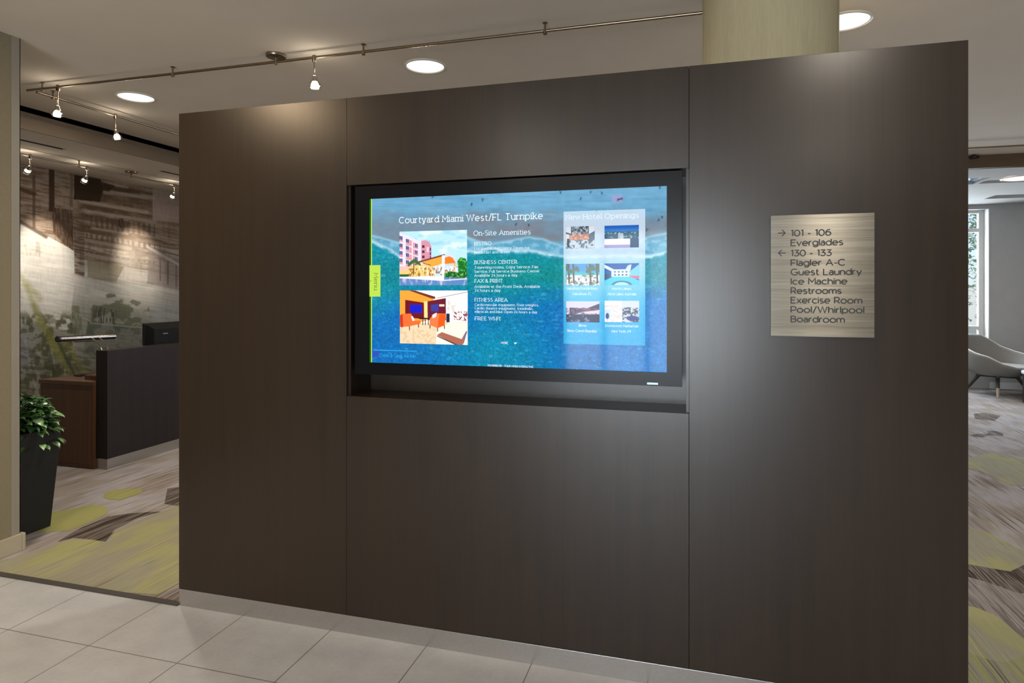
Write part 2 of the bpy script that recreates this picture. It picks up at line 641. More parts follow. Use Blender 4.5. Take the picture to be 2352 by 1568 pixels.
# ceilings
MB().box(BX, RX, DOOR_Y - .1, BY, CZ, CZ + .15).build('ceiling', M['ceiling'], kind='structure')
SLOT = (-5.51, -5.465)
mb = MB().slab_holes(MX - .2, BX - .015, DOOR_Y - .1, FY + .4, LZ, LZ + .25, [SLOT + (3.6, 4.43), SLOT + (5.52, 8.4)])
mb.build('ceiling_left', M['ceiling'], kind='structure')
MB().box(BX - .015, BX, DOOR_Y - .1, BY, LZ - .0, 2.907).build('trim_2', M['bulkhead'], kind='structure')     # bulkhead face
MB().box(BX - .05, BX - .015, DOOR_Y - .1, BY, 2.907, CZ + .1).build('trim_3', M['slot'], kind='structure')         # shadow slot
T1, T2, SK = (3.33, 4.75, 8.64, 9.17), (3.97, 5.3, 10.34, 10.73), (2.0, 3.29, 8.70, 9.20)

MB().slab_holes(BX, RX, BY, FY + .4, RZ, RZ + .05, [T1, T2, SK]).build('ceiling_right', M['ceiling_grey'], kind='structure')
mb = MB()
for (a, b_, c, d), h in ((T1, .05), (T2, .20)):
    mb.box(a - .02, b_ + .02, c - .02, d + .02, RZ + h, RZ + h + .02)
    if h < .1:
        mb.box(a, b_, c, d, RZ + .025, RZ + .05)
        continue
    mb.box(a - .02, a, c - .02, d + .02, RZ + .05, RZ + h)
    mb.box(b_, b_ + .02, c - .02, d + .02, RZ + .05, RZ + h)
    mb.box(a, b_, c - .02, c, RZ + .05, RZ + h)
    mb.box(a, b_, d, d + .02, RZ + .05, RZ + h)
mb.build('ceiling_tray', M['ceiling_grey'], kind='structure')
MB().box(-4.9, RX, BY - .02, BY + .04, RZ, CZ).build('trim_4', M['trim_brown'], kind='structure')
w = holder('window_2')
MB().box(SK[0], SK[1], SK[2], SK[3], RZ + .052, RZ + .06).build('pane', M['pane'], w)
mb = MB()
for x in (SK[0], (SK[0] + SK[1]) / 2, SK[1] - .03):
    mb.box(x, x + .03, SK[2], SK[3], RZ + .03, RZ + .10)
mb.build('frame', M['alu'], w)

# walls
MB().box(-3.90, -3.75, DOOR_Y, 2.757, 0, CZ).build('wall_left', M['wall_beige'], kind='structure')
MB().box(-3.752, -3.747, 2.712, 2.760, .10, CZ).box(-3.90, -3.747, 2.756, 2.760, .10, CZ).build('trim_5', M['trim_grey'], kind='structure')
MB().box(-3.75, -3.73, DOOR_Y, 2.76, 0, .1).box(-3.9, -3.73, 2.76, 2.78, 0, .1).build('baseboard_left', M['trim_beige'], bevel=.004, kind='structure')
MB().box(MX - .2, MX, DOOR_Y, FY + .4, 0, LZ).build('wall_far_left', M['wall_white'], kind='structure')
MB().box(RX, RX + .2, DOOR_Y, FY + .4, 0, CZ).build('wall_right', M['wall_white'], kind='structure')
WIN = (1.4, 4.291, .70, 2.74)
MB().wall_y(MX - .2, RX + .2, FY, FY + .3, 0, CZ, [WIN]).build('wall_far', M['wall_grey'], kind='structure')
MB().box(4.275, 4.2905, FY - .012, FY + .23, .70, 2.74).build('trim_6', M['wall_white'], kind='structure')
MB().box(4.291, RX, FY - .014, FY, 0, .1).build('baseboard_far', M['wall_white'], kind='structure')
DOOR = (-2.1, 0.6, 0, 2.5)
MB().wall_y(MX - .2, RX + .2, DOOR_Y - .2, DOOR_Y, 0, CZ, [DOOR]).build('wall_back', M['wall_beige'], kind='structure')

# far window: frame, transom, mullions, sill, glass
w = holder('window_1')
yf = FY + .16
mb = MB()
mb.box(WIN[0], WIN[1] - .016, yf, yf + .07, WIN[2], WIN[2] + .05)
mb.box(WIN[0], WIN[1] - .016, yf, yf + .07, WIN[3] - .05, WIN[3])
mb.box(WIN[0], WIN[1] - .016, yf - .01, yf + .07, 2.40, 2.46)
for x in (WIN[0], 2.35, 3.28, WIN[1] - .086):
    mb.box(x, x + .07, yf - .014, yf + .065, WIN[2], WIN[3])
mb.box(WIN[0], WIN[1] - .016, yf - .006, yf + .07, .89, .94)
mb.box(3.95, 3.985, yf + .012, yf + .06, WIN[2] + .05, WIN[3] - .05)
mb.build('frame', M['wall_white'], w, bevel=.004)
MB().box(WIN[0], WIN[1] - .016, yf + .03, yf + .036, WIN[2] + .04, WIN[3] - .04).build('pane', M['pane'], w)
MB().box(WIN[0] - .03, WIN[1] - .016, FY - .02, FY + .14, WIN[2] - .03, WIN[2] + .0).build('sill', M['wall_white'], w, bevel=.004)

# glazed entrance behind the viewer
w = holder('door_1')
mb = MB()
for x in (DOOR[0], -1.46, -.78, -.10, DOOR[1] - .07):
    mb.box(x, x + .07, DOOR_Y - .12, DOOR_Y - .05, 0, DOOR[3])
mb.box(DOOR[0], DOOR[1], DOOR_Y - .12, DOOR_Y - .05, DOOR[3] - .08, DOOR[3])
mb.box(DOOR[0], DOOR[1], DOOR_Y - .12, DOOR_Y - .05, 2.08, 2.15)
mb.box(DOOR[0], DOOR[1], DOOR_Y - .12, DOOR_Y - .05, 0, .12)
mb.build('frame', M['alu'], w)
MB().box(DOOR[0], DOOR[1], DOOR_Y - .09, DOOR_Y - .08, .12, DOOR[3] - .08).build('pane', M['pane'], w)

# column behind the dark wall
COLX, COLY, COLR = .325, 3.225, .297
MB().lathe([(COLR, 0), (COLR, CZ)], (COLX, COLY, 0), 64).build('column', M['column'], smooth=True, kind='structure')

# outside ground
MB().box(-16, 22, FY + .5, 34, -.3, -.2).build('ground', M['paving'], kind='structure')
MB().box(-12, 12, -16, DOOR_Y - .5, -.2, -.02).build('ground_front', M['paving'], kind='structure')

# ------------------------------------------------------------------ dark panelled wall
NX0, NX1, NZ0, NZ1, NY = -1.471, -.028, 1.037, 1.958, 2.688
PT, G = .018, .0012
dw = holder('wall_center', (-.75, WY, 0))
mb = MB()
CB = WY + .345
mb.box(X0 + .002, NX0, WY + PT, CB, .0, WT - .001)
mb.box(NX1, X1 - .002, WY + PT, CB, .0, WT - .001)
mb.box(NX0, NX1, WY + PT, CB, .0, NZ0 - .018)
mb.box(NX0, NX1, WY + PT, CB, NZ1 + .018, WT - .001)
mb.box(NX0, NX1, NY + .012, CB, NZ0 - .018, NZ1 + .018)
mb.build('core', M['wood_core'], dw)
MB().box(X0, NX0 - G, WY, WY + PT, .08, WT).build('panel', M['wood'], dw, bevel=.0008, seg=1)
MB().box(NX0 + G * 0, NX1, WY, WY + PT, NZ1, WT).build('panel', M['wood'], dw, bevel=.0008, seg=1)
MB().box(NX0, NX1, WY, WY + PT, .08, NZ0).build('panel', M['wood'], dw, bevel=.0008, seg=1)
MB().box(NX1 + G, X1, WY, WY + PT, .08, WT).build('panel', M['wood'], dw, bevel=.0008, seg=1)
MB().box(X0, X0 + .012, WY + PT, CB, .08, WT).build('end_panel', M['wood'], dw)
MB().box(X1 - .012, X1, WY + PT, CB, .08, WT).build('end_panel', M['wood'], dw)
mb = MB()
mb.box(NX0, NX1, NY, NY + .012, NZ0, NZ1)
mb.box(NX0, NX0 + .01, WY + PT, NY, NZ0, NZ1)
mb.box(NX1 - .01, NX1, WY + PT, NY, NZ0, NZ1)
mb.box(NX0, NX1, WY + PT, NY, NZ0 - .018, NZ0)
mb.box(NX0, NX1, WY + PT, NY, NZ1, NZ1 + .018)
mb.build('niche', M['wood'], dw)
MB().box(X0 + .002, X1 - .002, WY - .001, WY + .010, 0, .079).box(X0 + .001, X0 + .004, WY, CB, 0, .079).box(X1 - .004, X1 - .001, WY, CB, 0, .079).build(
    'baseboard_center', M['steel'], bevel=.0008, kind='structure')

# ------------------------------------------------------------------ stroke lettering
def arc(cx, cy, rx, ry, a0, a1, n=None):
    n = n or max(4, int(abs(a1 - a0) / 14))
    return [(cx + rx * math.cos(math.radians(a0 + (a1 - a0) * i / n)), cy + ry * math.sin(math.radians(a0 + (a1 - a0) * i / n))) for i in range(n + 1)]


XH = .70
R_ = .35


def glyphs():
    g = {}
    ell = lambda cx, cy, rx, ry: arc(cx, cy, rx, ry, 90, 450, 26)
    g['A'] = (.86, [[(0, 0), (.43, 1), (.86, 0)], [(.16, .33), (.70, .33)]])
    g['B'] = (.64, [[(0, -.07), (0, 1.07)], [(-.07, 1), (.32, 1)] + arc(.34, .765, .24, .235, 90, -90) + [(0, .53)], [(.3, .53)] + arc(.36, .265, .28, .265, 90, -90) + [(-.07, 0)]])
    g['C'] = (.82, [arc(.47, .5, .47, .5, 46, 314)])
    g['D'] = (.80, [[(0, -.07), (0, 1.07)], [(-.07, 1), (.32, 1)] + arc(.34, .5, .46, .5, 90, -90) + [(-.07, 0)]])
    g['E'] = (.60, [[(.6, 1), (0, 1), (0, 0), (.62, 0)], [(0, .52), (.52, .52)]])
    g['F'] = (.58, [[(.6, 1), (0, 1), (0, 0)], [(0, .48), (.52, .48)]])
    g['G'] = (.88, [arc(.47, .5, .47, .5, 48, 322) + [(.85, .46), (.52, .46)]])
    g['H'] = (.72, [[(0, 0), (0, 1)], [(.72, 0), (.72, 1)], [(0, .52), (.72, .52)]])
    g['I'] = (.04, [[(.02, 0), (.02, 1)]])
    g['K'] = (.7, [[(0, 0), (0, 1)], [(.66, 1), (0, .38)], [(.22, .58), (.7, 0)]])
    g['L'] = (.56, [[(0, 1), (0, 0), (.56, 0)]])
    g['M'] = (.86, [[(0, 0), (0, 1), (.43, .36), (.86, 1), (.86, 0)]])
    g['N'] = (.74, [[(0, 0), (0, 1), (.74, 0), (.74, 1)]])
    g['O'] = (.98, [ell(.49, .5, .49, .5)])
    g['P'] = (.62, [[(0, 0), (0, 1.07)], [(-.07, 1), (.32, 1)] + arc(.34, .69, .29, .31, 90, -90) + [(0, .38)]])
    g['R'] = (.66, [[(0, 0), (0, 1.07)], [(-.07, 1), (.32, 1)] + arc(.34, .70, .28, .30, 90, -90) + [(0, .40)], [(.34, .40), (.66, 0)]])
    g['S'] = (.60, [arc(.31, .75, .27, .25, 38, 270, 18) + arc(.30, .25, .30, .25, 90, -142, 18)])
    g['T'] = (.72, [[(0, 1), (.72, 1)], [(.36, 1), (.36, 0)]])
    g['U'] = (.70, [[(0, 1), (0, .34)] + arc(.35, .34, .35, .34, 180, 360) + [(.7, 1)]])
    g['W'] = (1.16, [[(0, 1), (.30, 0), (.58, 1), (.86, 0), (1.16, 1)]])
    g['V'] = (.78, [[(0, 1), (.39, 0), (.78, 1)]])
    g['X'] = (.74, [[(0, 0), (.74, 1)], [(0, 1), (.74, 0)]])
    g['Y'] = (.78, [[(0, 1), (.39, .45), (.78, 1)], [(.39, .45), (.39, 0)]])
    g['a'] = (.50, [arc(.25, .44, .24, .26, 145, 0) + [(.49, 0)], ell(.24, .205, .24, .205)])
    g['b'] = (.66, [[(0, 1.02), (0, 0)], ell(.33, R_, .33, R_)])
    g['c'] = (.58, [arc(.34, R_, .34, R_, 48, 312)])
    g['d'] = (.66, [ell(.33, R_, .33, R_), [(.66, 1.02), (.66, 0)]])
    g['e'] = (.66, [[(.03, R_), (.70, R_)], arc(.33, R_, .33, R_, 0, 312)])
    g['f'] = (.36, [[(.12, 0), (.12, .80)] + arc(.32, .80, .20, .22, 180, 80), [(0, .66), (.34, .66)]])
    g['g'] = (.66, [ell(.33, R_, .33, R_), [(.66, .7), (.66, 0)] + arc(.34, 0, .32, .26, 0, -150)])
    g['h'] = (.56, [[(0, 0), (0, 1.02)], [(0, .40)] + arc(.28, .42, .28, .28, 180, 0) + [(.56, 0)]])
    g['i'] = (.04, [[(.02, 0), (.02, .7)], [(.02, .87), (.02, .99)]])
    g['j'] = (.2, [[(.16, .7), (.16, -.1)] + arc(.02, -.1, .14, .16, 0, -80), [(.16, .87), (.16, .99)]])
    g['k'] = (.54, [[(0, 0), (0, 1.02)], [(.50, .7), (0, .26)], [(.19, .43), (.54, 0)]])
    g['l'] = (.04, [[(.02, 0), (.02, 1.02)]])
    g['m'] = (.94, [[(0, 0), (0, .7)], [(0, .42)] + arc(.235, .44, .235, .26, 180, 0) + [(.47, 0)], [(.47, .42)] + arc(.705, .44, .235, .26, 180, 0) + [(.94, 0)]])
    g['n'] = (.56, [[(0, 0), (0, .7)], [(0, .40)] + arc(.28, .42, .28, .28, 180, 0) + [(.56, 0)]])
    g['o'] = (.70, [ell(.35, R_, .35, R_)])
    g['p'] = (.66, [[(0, .7), (0, -.27)], ell(.33, R_, .33, R_)])
    g['q'] = (.66, [[(.66, .7), (.66, -.27)], ell(.33, R_, .33, R_)])
    g['r'] = (.32, [[(0, 0), (0, .7)], [(0, .38)] + arc(.30, .40, .30, .30, 180, 85)])
    g['s'] = (.46, [arc(.235, .525, .20, .175, 38, 270, 14) + arc(.23, .175, .23, .175, 90, -142, 14)])
    g['t'] = (.36, [[(.13, .92), (.13, .2)] + arc(.32, .2, .19, .2, 180, 295), [(0, .66), (.36, .66)]])
    g['u'] = (.56, [[(0, .7), (0, .28)] + arc(.28, .28, .28, .28, 180, 360), [(.56, .7), (.56, 0)]])
    g['v'] = (.58, [[(0, .7), (.29, 0), (.58, .7)]])
    g['w'] = (.90, [[(0, .7), (.23, 0), (.45, .7), (.67, 0), (.90, .7)]])
    g['x'] = (.56, [[(0, 0), (.56, .7)], [(0, .7), (.56, 0)]])
    g['y'] = (.58, [[(0, .7), (.30, 0)], [(.58, .7), (.19, -.27)]])
    g['z'] = (.5, [[(0, .7), (.5, .7), (0, 0), (.5, 0)]])
    g['0'] = (.70, [ell(.35, .5, .35, .5)])
    g['1'] = (.26, [[(0, .90), (.22, 1), (.22, 0)]])
    g['2'] = (.60, [arc(.29, .71, .28, .29, 160, -20) + [(.02, 0), (.60, 0)]])
    g['3'] = (.60, [[(.03, 1), (.56, 1), (.26, .60)] + arc(.28, .30, .32, .30, 90, -150)])
    g['4'] = (.64, [[(.48, 0), (.48, 1), (0, .27), (.64, .27)]])
    g['6'] = (.64, [ell(.32, .32, .32, .32), [(.015, .36)] + arc(.42, .42, .41, .58, 175, 68)])
    g['-'] = (.34, [[(0, .38), (.34, .38)]])
    g['/'] = (.44, [[(0, -.12), (.44, 1.08)]])
    g['.'] = (.06, [[(.03, 0), (.03, .12)]])
    g[','] = (.08, [[(.05, .10), (.0, -.14)]])
    g['&'] = (.74, [[(.70, 0), (.17, .62)] + arc(.32, .79, .19, .21, 215, -40) + [(.14, .44)] + arc(.28, .25, .28, .25, 140, 330) + [(.66, .46)]])
    g[' '] = (.26, [])
    return g


GL = glyphs()


def slabs(st):
    """slab serifs where a stroke ends on the baseline, x-height or cap line"""
    out = []
    for s in st:
        if len(s) < 2:
            continue
        for (p, q) in ((s[0], s[1]), (s[-1], s[-2])):
            dx, dy = q[0] - p[0], q[1] - p[1]
            if abs(dy) > abs(dx) * .9 and math.hypot(dx, dy) > .18 and any(abs(p[1] - t) < .075 for t in (0, .7, 1.0, 1.02, -.27)):
                if p[1] in (.7, 1.02) and abs(dx) < .01:
                    out.append([(p[0] - .19, p[1] - .04), (p[0] + .04, p[1] - .04)])
                else:
                    out.append([(p[0] - .17, p[1] + (.04 if p[1] < .3 else -.04)), (p[0] + .17, p[1] + (.04 if p[1] < .3 else -.04))])
    return out


def ribbon(pts, w):
    """mitred ribbon round a polyline -> list of (left, right) pairs"""
    P = [pts[0]]
    for p in pts[1:]:
        if math.hypot(p[0] - P[-1][0], p[1] - P[-1][1]) > 1e-5:
            P.append(p)
    n = len(P)
    if n < 2:
        return []
    closed = n > 8 and math.hypot(P[0][0] - P[-1][0], P[0][1] - P[-1][1]) < 1e-3
    out = []
    for i in range(n):
        a = P[i - 1] if i > 0 else (P[-2] if closed else None)
        b = P[i + 1] if i < n - 1 else (P[1] if closed else None)
        ds = []
        if a:
            d = (P[i][0] - a[0], P[i][1] - a[1])
            L = math.hypot(*d)
            ds.append((d[0] / L, d[1] / L))
        if b:
            d = (b[0] - P[i][0], b[1] - P[i][1])
            L = math.hypot(*d)
            ds.append((d[0] / L, d[1] / L))
        if len(ds) == 2:
            nx, ny = -(ds[0][1] + ds[1][1]), ds[0][0] + ds[1][0]
            L = math.hypot(nx, ny)
            if L < .3:
                nx, ny, k = -ds[0][1], ds[0][0], 1.0
            else:
                nx, ny = nx / L, ny / L
                k = min(2.0, 1.0 / max(.4, nx * -ds[0][1] + ny * ds[0][0]))
        else:
            nx, ny, k = -ds[0][1], ds[0][0], 1.0
        out.append(((P[i][0] + nx * w / 2 * k, P[i][1] + ny * w / 2 * k), (P[i][0] - nx * w / 2 * k, P[i][1] - ny * w / 2 * k)))
    return out


def text_strokes(s, serif=False, gap=.17):
    x, out = 0.0, []
    for ch in s:
        wd, st = GL.get(ch, GL['-'])
        e = .10 if serif and ch not in ' -./,' else 0
        x += e / 2
        allst = st + (slabs(st) if serif else [])
        out += [[(px + x, py) for px, py in q] for q in allst]
        x += wd + gap + e / 2
    return out, x - gap


def text_into(mb, s, xa, xb, z0, cap, y0, depth, w=.12, serif=False, gap=.17, vert=False):
    st, L = text_strokes(s, serif, gap)
    k = (xb - xa) / L
    for qi, q in enumerate(st):
        rb = ribbon(q, w)
        if not rb:
            continue
        vs = []
        y = y0 - (qi % 6) * 4e-5
        for (l, r) in rb:
            for p in (l, r):
                if vert:      # reading downwards: x along -Z
                    X, Z = z0 + p[1] * cap, xa + p[0] * k
                else:
                    X, Z = xa + p[0] * k, z0 + p[1] * cap
                vs.append((X, y, Z))
        n = len(rb)
        if depth <= 0:
            mb.add(vs, [(2 * i, 2 * i + 1, 2 * i + 3, 2 * i + 2) for i in range(n - 1)])
        else:
            vb = [(a, b + depth, c) for a, b, c in vs]
            fs = []
            o = len(vs)
            for i in range(n - 1):
                a, b, c, d = 2 * i, 2 * i + 1, 2 * i + 3, 2 * i + 2
                fs += [(a, b, c, d), (a, d, d + o, a + o), (b, b + o, c + o, c)]
            fs += [(0, o, o + 1, 1), (2 * n - 2, 2 * n - 1, 2 * n - 1 + o, 2 * n - 2 + o)]
            mb.add(vs + vb, fs)


# ------------------------------------------------------------------ numpy picture painting
def vnoise(x, y, seed=0):
    rs = np.random.RandomState(seed)
    T = rs.rand(256, 256)
    xi, yi = np.floor(x).astype(int), np.floor(y).astype(int)
    fx, fy = x - xi, y - yi
    fx, fy = fx * fx * (3 - 2 * fx), fy * fy * (3 - 2 * fy)
    g = lambda a, b: T[a % 256, b % 256]
    return (g(xi, yi) * (1 - fx) + g(xi + 1, yi) * fx) * (1 - fy) + (g(xi, yi + 1) * (1 - fx) + g(xi + 1, yi + 1) * fx) * fy


def fbm(x, y, seed=0, o=4):
    s, a, t = 0, .5, 0
    for k in range(o):
        s = s + a * vnoise(x * 2 ** k, y * 2 ** k, seed + k)
        t += a
        a *= .5
    return s / t


def pmask(U, V, pts):
    m = np.zeros(U.shape, bool)
    n = len(pts)
    for i in range(n):
        x0, y0 = pts[i]
        x1, y1 = pts[(i + 1) % n]
        if y0 == y1:
            continue
        c = ((V >= min(y0, y1)) & (V < max(y0, y1)))
        m ^= c & (U < x0 + (V - y0) * (x1 - x0) / (y1 - y0))
    return m


def sstep(a, b, x):
    t = np.clip((x - a) / (b - a), 0, 1)
    return t * t * (3 - 2 * t)


class Canvas:
    def __init__(self, U, V, base):
        self.U, self.V = U, V
        self.c = np.zeros(U.shape + (3,)) + np.array(base, float)

    def mix(self, m, rgb):
        m = np.clip(np.asarray(m, float), 0, 1)[..., None]
        self.c = self.c * (1 - m) + np.array(rgb, float) * m

    def poly(self, pts, rgb, a=1.0):
        self.mix(pmask(self.U, self.V, pts) * a, rgb)

    def rect(self, x0, y0, x1, y1, rgb, a=1.0):
        self.mix(((self.U >= x0) & (self.U < x1) & (self.V >= y0) & (self.V < y1)) * a, rgb)

    def line(self, x0, y0, x1, y1, w, rgb, a=1.0, soft=None):
        dx, dy = x1 - x0, y1 - y0
        L2 = dx * dx + dy * dy
        t = np.clip(((self.U - x0) * dx + (self.V - y0) * dy) / L2, 0, 1)
        d = np.hypot(self.U - x0 - t * dx, self.V - y0 - t * dy)
        s = soft or w * .3
        self.mix((1 - sstep(w / 2 - s / 2, w / 2 + s / 2, d)) * a, rgb)

    def disc(self, x, y, rx, ry, rgb, a=1.0, soft=.2):
        d = np.hypot((self.U - x) / rx, (self.V - y) / ry)
        self.mix((1 - sstep(1 - soft, 1 + soft, d)) * a, rgb)


def picture(name, P00, P10, P01, nx, ny, func, mat, parent=None):
    """flat rectangular picture; P00 top left, P10 top right, P01 bottom left; func(s, t) -> sRGB array"""
    s, t = np.meshgrid(np.linspace(0, 1, nx), np.linspace(0, 1, ny))
    P00, P10, P01 = (np.array(p, float) for p in (P00, P10, P01))
    co = P00 + s[..., None] * (P10 - P00) + t[..., None] * (P01 - P00)
    q = .25                     # four samples a point, so that edges stay soft
    acc = 0
    for (i, j) in ((-q, -q), (q, -q), (-q, q), (q, q)):
        s2, t2 = s + i / (nx - 1), t + j / (ny - 1)
        acc = acc + lin_np(func(s2, t2, P00 + s2[..., None] * (P10 - P00) + t2[..., None] * (P01 - P00)))
    rgb = acc / 4
    idx = np.arange(nx * ny).reshape(ny, nx)
    q = np.stack([idx[:-1, :-1], idx[1:, :-1], idx[1:, 1:], idx[:-1, 1:]], -1).reshape(-1, 4)
    me = bpy.data.meshes.new(name)
    me.vertices.add(nx * ny)
    me.vertices.foreach_set('co', co.reshape(-1).astype(np.float32))
    me.loops.add(q.size)
    me.loops.foreach_set('vertex_index', q.reshape(-1).astype(np.int32))
    me.polygons.add(len(q))
    me.polygons.foreach_set('loop_start', np.arange(0, q.size, 4, dtype=np.int32))
    me.update(calc_edges=True)
    a = me.color_attributes.new('picture', 'FLOAT_COLOR', 'POINT')
    a.data.foreach_set('color', np.concatenate([rgb.reshape(-1, 3), np.ones((nx * ny, 1))], 1).reshape(-1).astype(np.float32))
    me.materials.append(mat)
    o = bpy.data.objects.new(name, me)
    COL.objects.link(o)
    attach(o, parent)
    return o


def proj(co):
    """pixel position of world points (numpy)"""
    s, c = math.sin(YAW), math.cos(YAW)
    d = -s * co[..., 0] + c * co[..., 1]
    l = c * co[..., 0] + s * co[..., 1]
    return CX + F_PX * l / d, HY - F_PX * (co[..., 2] - CAM_H) / d


# ------------------------------------------------------------------ wall display
TVY = 2.50
SY = TVY + .006
TX0, TX1, TZ0, TZ1 = -1.436, -.053, 1.134, 1.952
SX0, SX1, SZ0, SZ1 = -1.369, -.109, 1.186, 1.896
tv = thing('wall_display', 'large flat screen with a dark bezel in the niche of the dark panelled wall', 'screen', (-.745, TVY + .05, TZ0))
mb = MB()
mb.box(TX0, SX0, TVY, TVY + .045, TZ0, TZ1)
mb.box(SX1, TX1, TVY, TVY + .045, TZ0, TZ1)
mb.box(SX0, SX1, TVY, TVY + .045, TZ0, SZ0)
mb.box(SX0, SX1, TVY, TVY + .045, SZ1, TZ1)
mb.build('bezel', M['bezel'], tv)
mb = MB()
mb.box(TX0 + .012, TX1 - .012, TVY + .045, TVY + .12, TZ0 + .012, TZ1 - .012)
mb.box(-1.1, -.4, TVY + .12, NY, 1.3, 1.75)
mb.build('housing', M['black_matte'], tv, bevel=.004)
a, b = on_y(1486, 880, TVY), on_y(1512, 880, TVY)
mb = MB()
mb.box(a.x, b.x, TVY - .003, TVY, a.z - .0045, a.z + .0045)
mb.build('badge', plain('pale_blue_badge', (150, 190, 215), .25, .6), tv, bevel=.002, label='pale blue metallic badge')
mb = MB()
for k in range(6):
    x = a.x + .006 + k * (b.x - a.x - .012) / 5.6
    mb.box(x, x + .002, TVY - .0036, TVY - .003, a.z - .002, a.z + .002)
badge_marks = mb.build('badge_mark', M['ink'], bpy.data.objects['badge'])

CR = (840, 420, 3.36)      # crop used to lay the picture out: (x, y, scale)


def ocean(u, v):
    """the screen's beach picture; u, v in layout units"""
    n1 = fbm(u / 180, v / 60, 11)
    n2 = fbm(u / 40, v / 30, 21)
    n3 = fbm(u / 9, v / 9, 31, 3)
    c = Canvas(u, v, (104, 162, 196))
    # wet sand
    sand = sstep(170, 330, v + 70 * (n1 - .5)) * (1 - sstep(430, 470, v))
    c.mix(sand * .85, (112, 130, 146))
    c.mix(sand * sstep(.5, .7, n1) * .7, (122, 124, 134))
    c.mix(sstep(.5, .75, fbm(u / 260, v / 22, 41)) * (1 - sstep(240, 330, v)) * .45, (128, 176, 206))
    c.mix(sstep(.52, .8, fbm(u / 200, v / 18, 45)) * (1 - sstep(240, 330, v)) * .5, (84, 140, 178))
    # shore line of the wave
    xs = [0, 60, 200, 300, 430, 560, 780, 860, 960, 1100, 1260, 1380, 1480, 1560, 1800, 2100, 2200, 2352]
    e1 = np.interp(u, xs, [395, 400, 440, 470, 470, 430, 405, 440, 470, 440, 412, 430, 470, 500, 480, 440, 405, 375]) + 14 * (n2 - .5)
    e2 = np.interp(u, xs, [440, 450, 520, 600, 620, 560, 520, 530, 500, 520, 515, 540, 560, 570, 560, 560, 560, 520]) + 24 * (n2 - .5)
    c.mix(sstep(-6, 14, v - e1) * .75, (86, 158, 190))
    c.mix(np.exp(-((v - e1 - 8) / 10) ** 2) * .55, (176, 212, 226))
    c.mix(sstep(.45, .65, n2) * sstep(0, 20, v - e1) * (1 - sstep(0, 60, v - e2)) * .45, (160, 206, 224))
    # teal water turning deep blue
    w = sstep(0, 40, v - e2)
    c.mix(w, (16, 138, 160))
    gr = np.exp(-((u - 1250) / 560) ** 2 - ((v - 720) / 150) ** 2)
    c.mix(w * gr * .85, (14, 134, 132))
    c.mix(w * np.exp(-((u - 150) / 200) ** 2 - ((v - 720) / 130) ** 2) * .7, (8, 122, 132))
    deep = sstep(720, 980, v + 120 * (n1 - .5) - 120 * np.exp(-((u - 60) / 260) ** 2))
    c.mix(deep * (1 - .55 * np.exp(-((u - 1050) / 330) ** 2)), (10, 106, 178))
    c.mix(sstep(1080, 1250, v) * np.exp(-((u - 950) / 420) ** 2) * .6, (14, 142, 172))
    c.mix(deep * sstep(1650, 2100, u) * .5, (12, 126, 200))
    c.mix(np.exp(-((v - e2 - 4) / 13) ** 2) * (.45 + .5 * n2), (206, 230, 236))
    c.c = c.c * (1 + (w * .5 * (n3 - .5) + .10 * (n2 - .5))[..., None])
    c.mix(w * sstep(.68, .8, fbm(u / 46, v / 16, 61)) * .35, (140, 210, 220))
    # people on the sand
    rs = np.random.RandomState(5)
    for (x, y) in ((515, 105), (900, 130), (815, 165), (1160, 320), (1255, 325), (1500, 72), (1735, 70), (1820, 78), (1660, 122), (1955, 128), (1975, 122),
                   (1945, 132), (2268, 35), (2285, 265), (2262, 285), (2170, 362), (1780, 222)):
        c.line(x, y - 9, x + rs.randint(-5, 6), y + 9, 7, (34, 48, 78), .9)
        c.line(x + 5, y + 4, x + 12, y - 6, 4, (40, 60, 90), .7)
    c.rect(1900, 92, 1982, 150, (176, 150, 200), .55)
    c.line(1945, 130, 1978, 120, 9, (60, 30, 90), .9)
    # bottom left overlay
    c.rect(40, 1290, 110, 1345, (58, 66, 186), .6)
    return c.c


def layout(co):
    px, py = proj(co)
    return (px - CR[0]) * CR[2], (py - CR[1]) * CR[2]


DISP = display('lit_screen_picture')
scr = picture('screen', (SX0, SY, SZ1), (SX1, SY, SZ1), (SX0, SY, SZ0), 430, 244, lambda s, t, co: ocean(*layout(co)), DISP, tv)


def sp(x, y):
    return on_y(x, y, SY)


def screen_rect(name, x0, y0, x1, y1, mat, lift=.0006):
    a, b = sp(x0, y0), sp(x1, y1)
    y = SY - lift
    m = MB()
    m.add([(a.x, y, b.z), (b.x, y, b.z), (b.x, y, a.z), (a.x, y, a.z)], [(0, 1, 2, 3)])
    return m.build(name, mat, scr)


D_LIME, D_GREEN, D_WHITE = display('lit_lime', (186, 222, 78)), display('lit_dark_green', (26, 84, 18)), display('lit_white_text', (226, 242, 250))
D_GREY, D_CYAN, D_TEXT2 = display('lit_grey_text', (96, 110, 40)), display('lit_cyan_text', (46, 164, 226)), display('lit_pale_text', (214, 236, 246))
m_ = MB()
y = SY - .0006
m_.add([(SX0, y, SZ0), (SX0 + .008, y, SZ0), (SX0 + .008, y, SZ1), (SX0, y, SZ1)], [(0, 1, 2, 3)])
m_.build('menu_stripe', D_GREEN, scr)
m_ = MB()
y = SY - .0007
m_.add([(SX0 + .008, y, SZ0), (SX0 + .0125, y, SZ0), (SX0 + .0125, y, SZ1), (SX0 + .008, y, SZ1)], [(0, 1, 2, 3)])
m_.build('menu_stripe', D_LIME, scr)
a, b = sp(846, 609), sp(874, 681)
m_ = MB()
y = SY - .0008
m_.add([(SX0 + .001, y, b.z), (b.x, y, b.z), (b.x, y, a.z), (SX0 + .001, y, a.z)], [(0, 1, 2, 3)])
m_.build('menu_tab', D_LIME, scr)
m_ = MB()
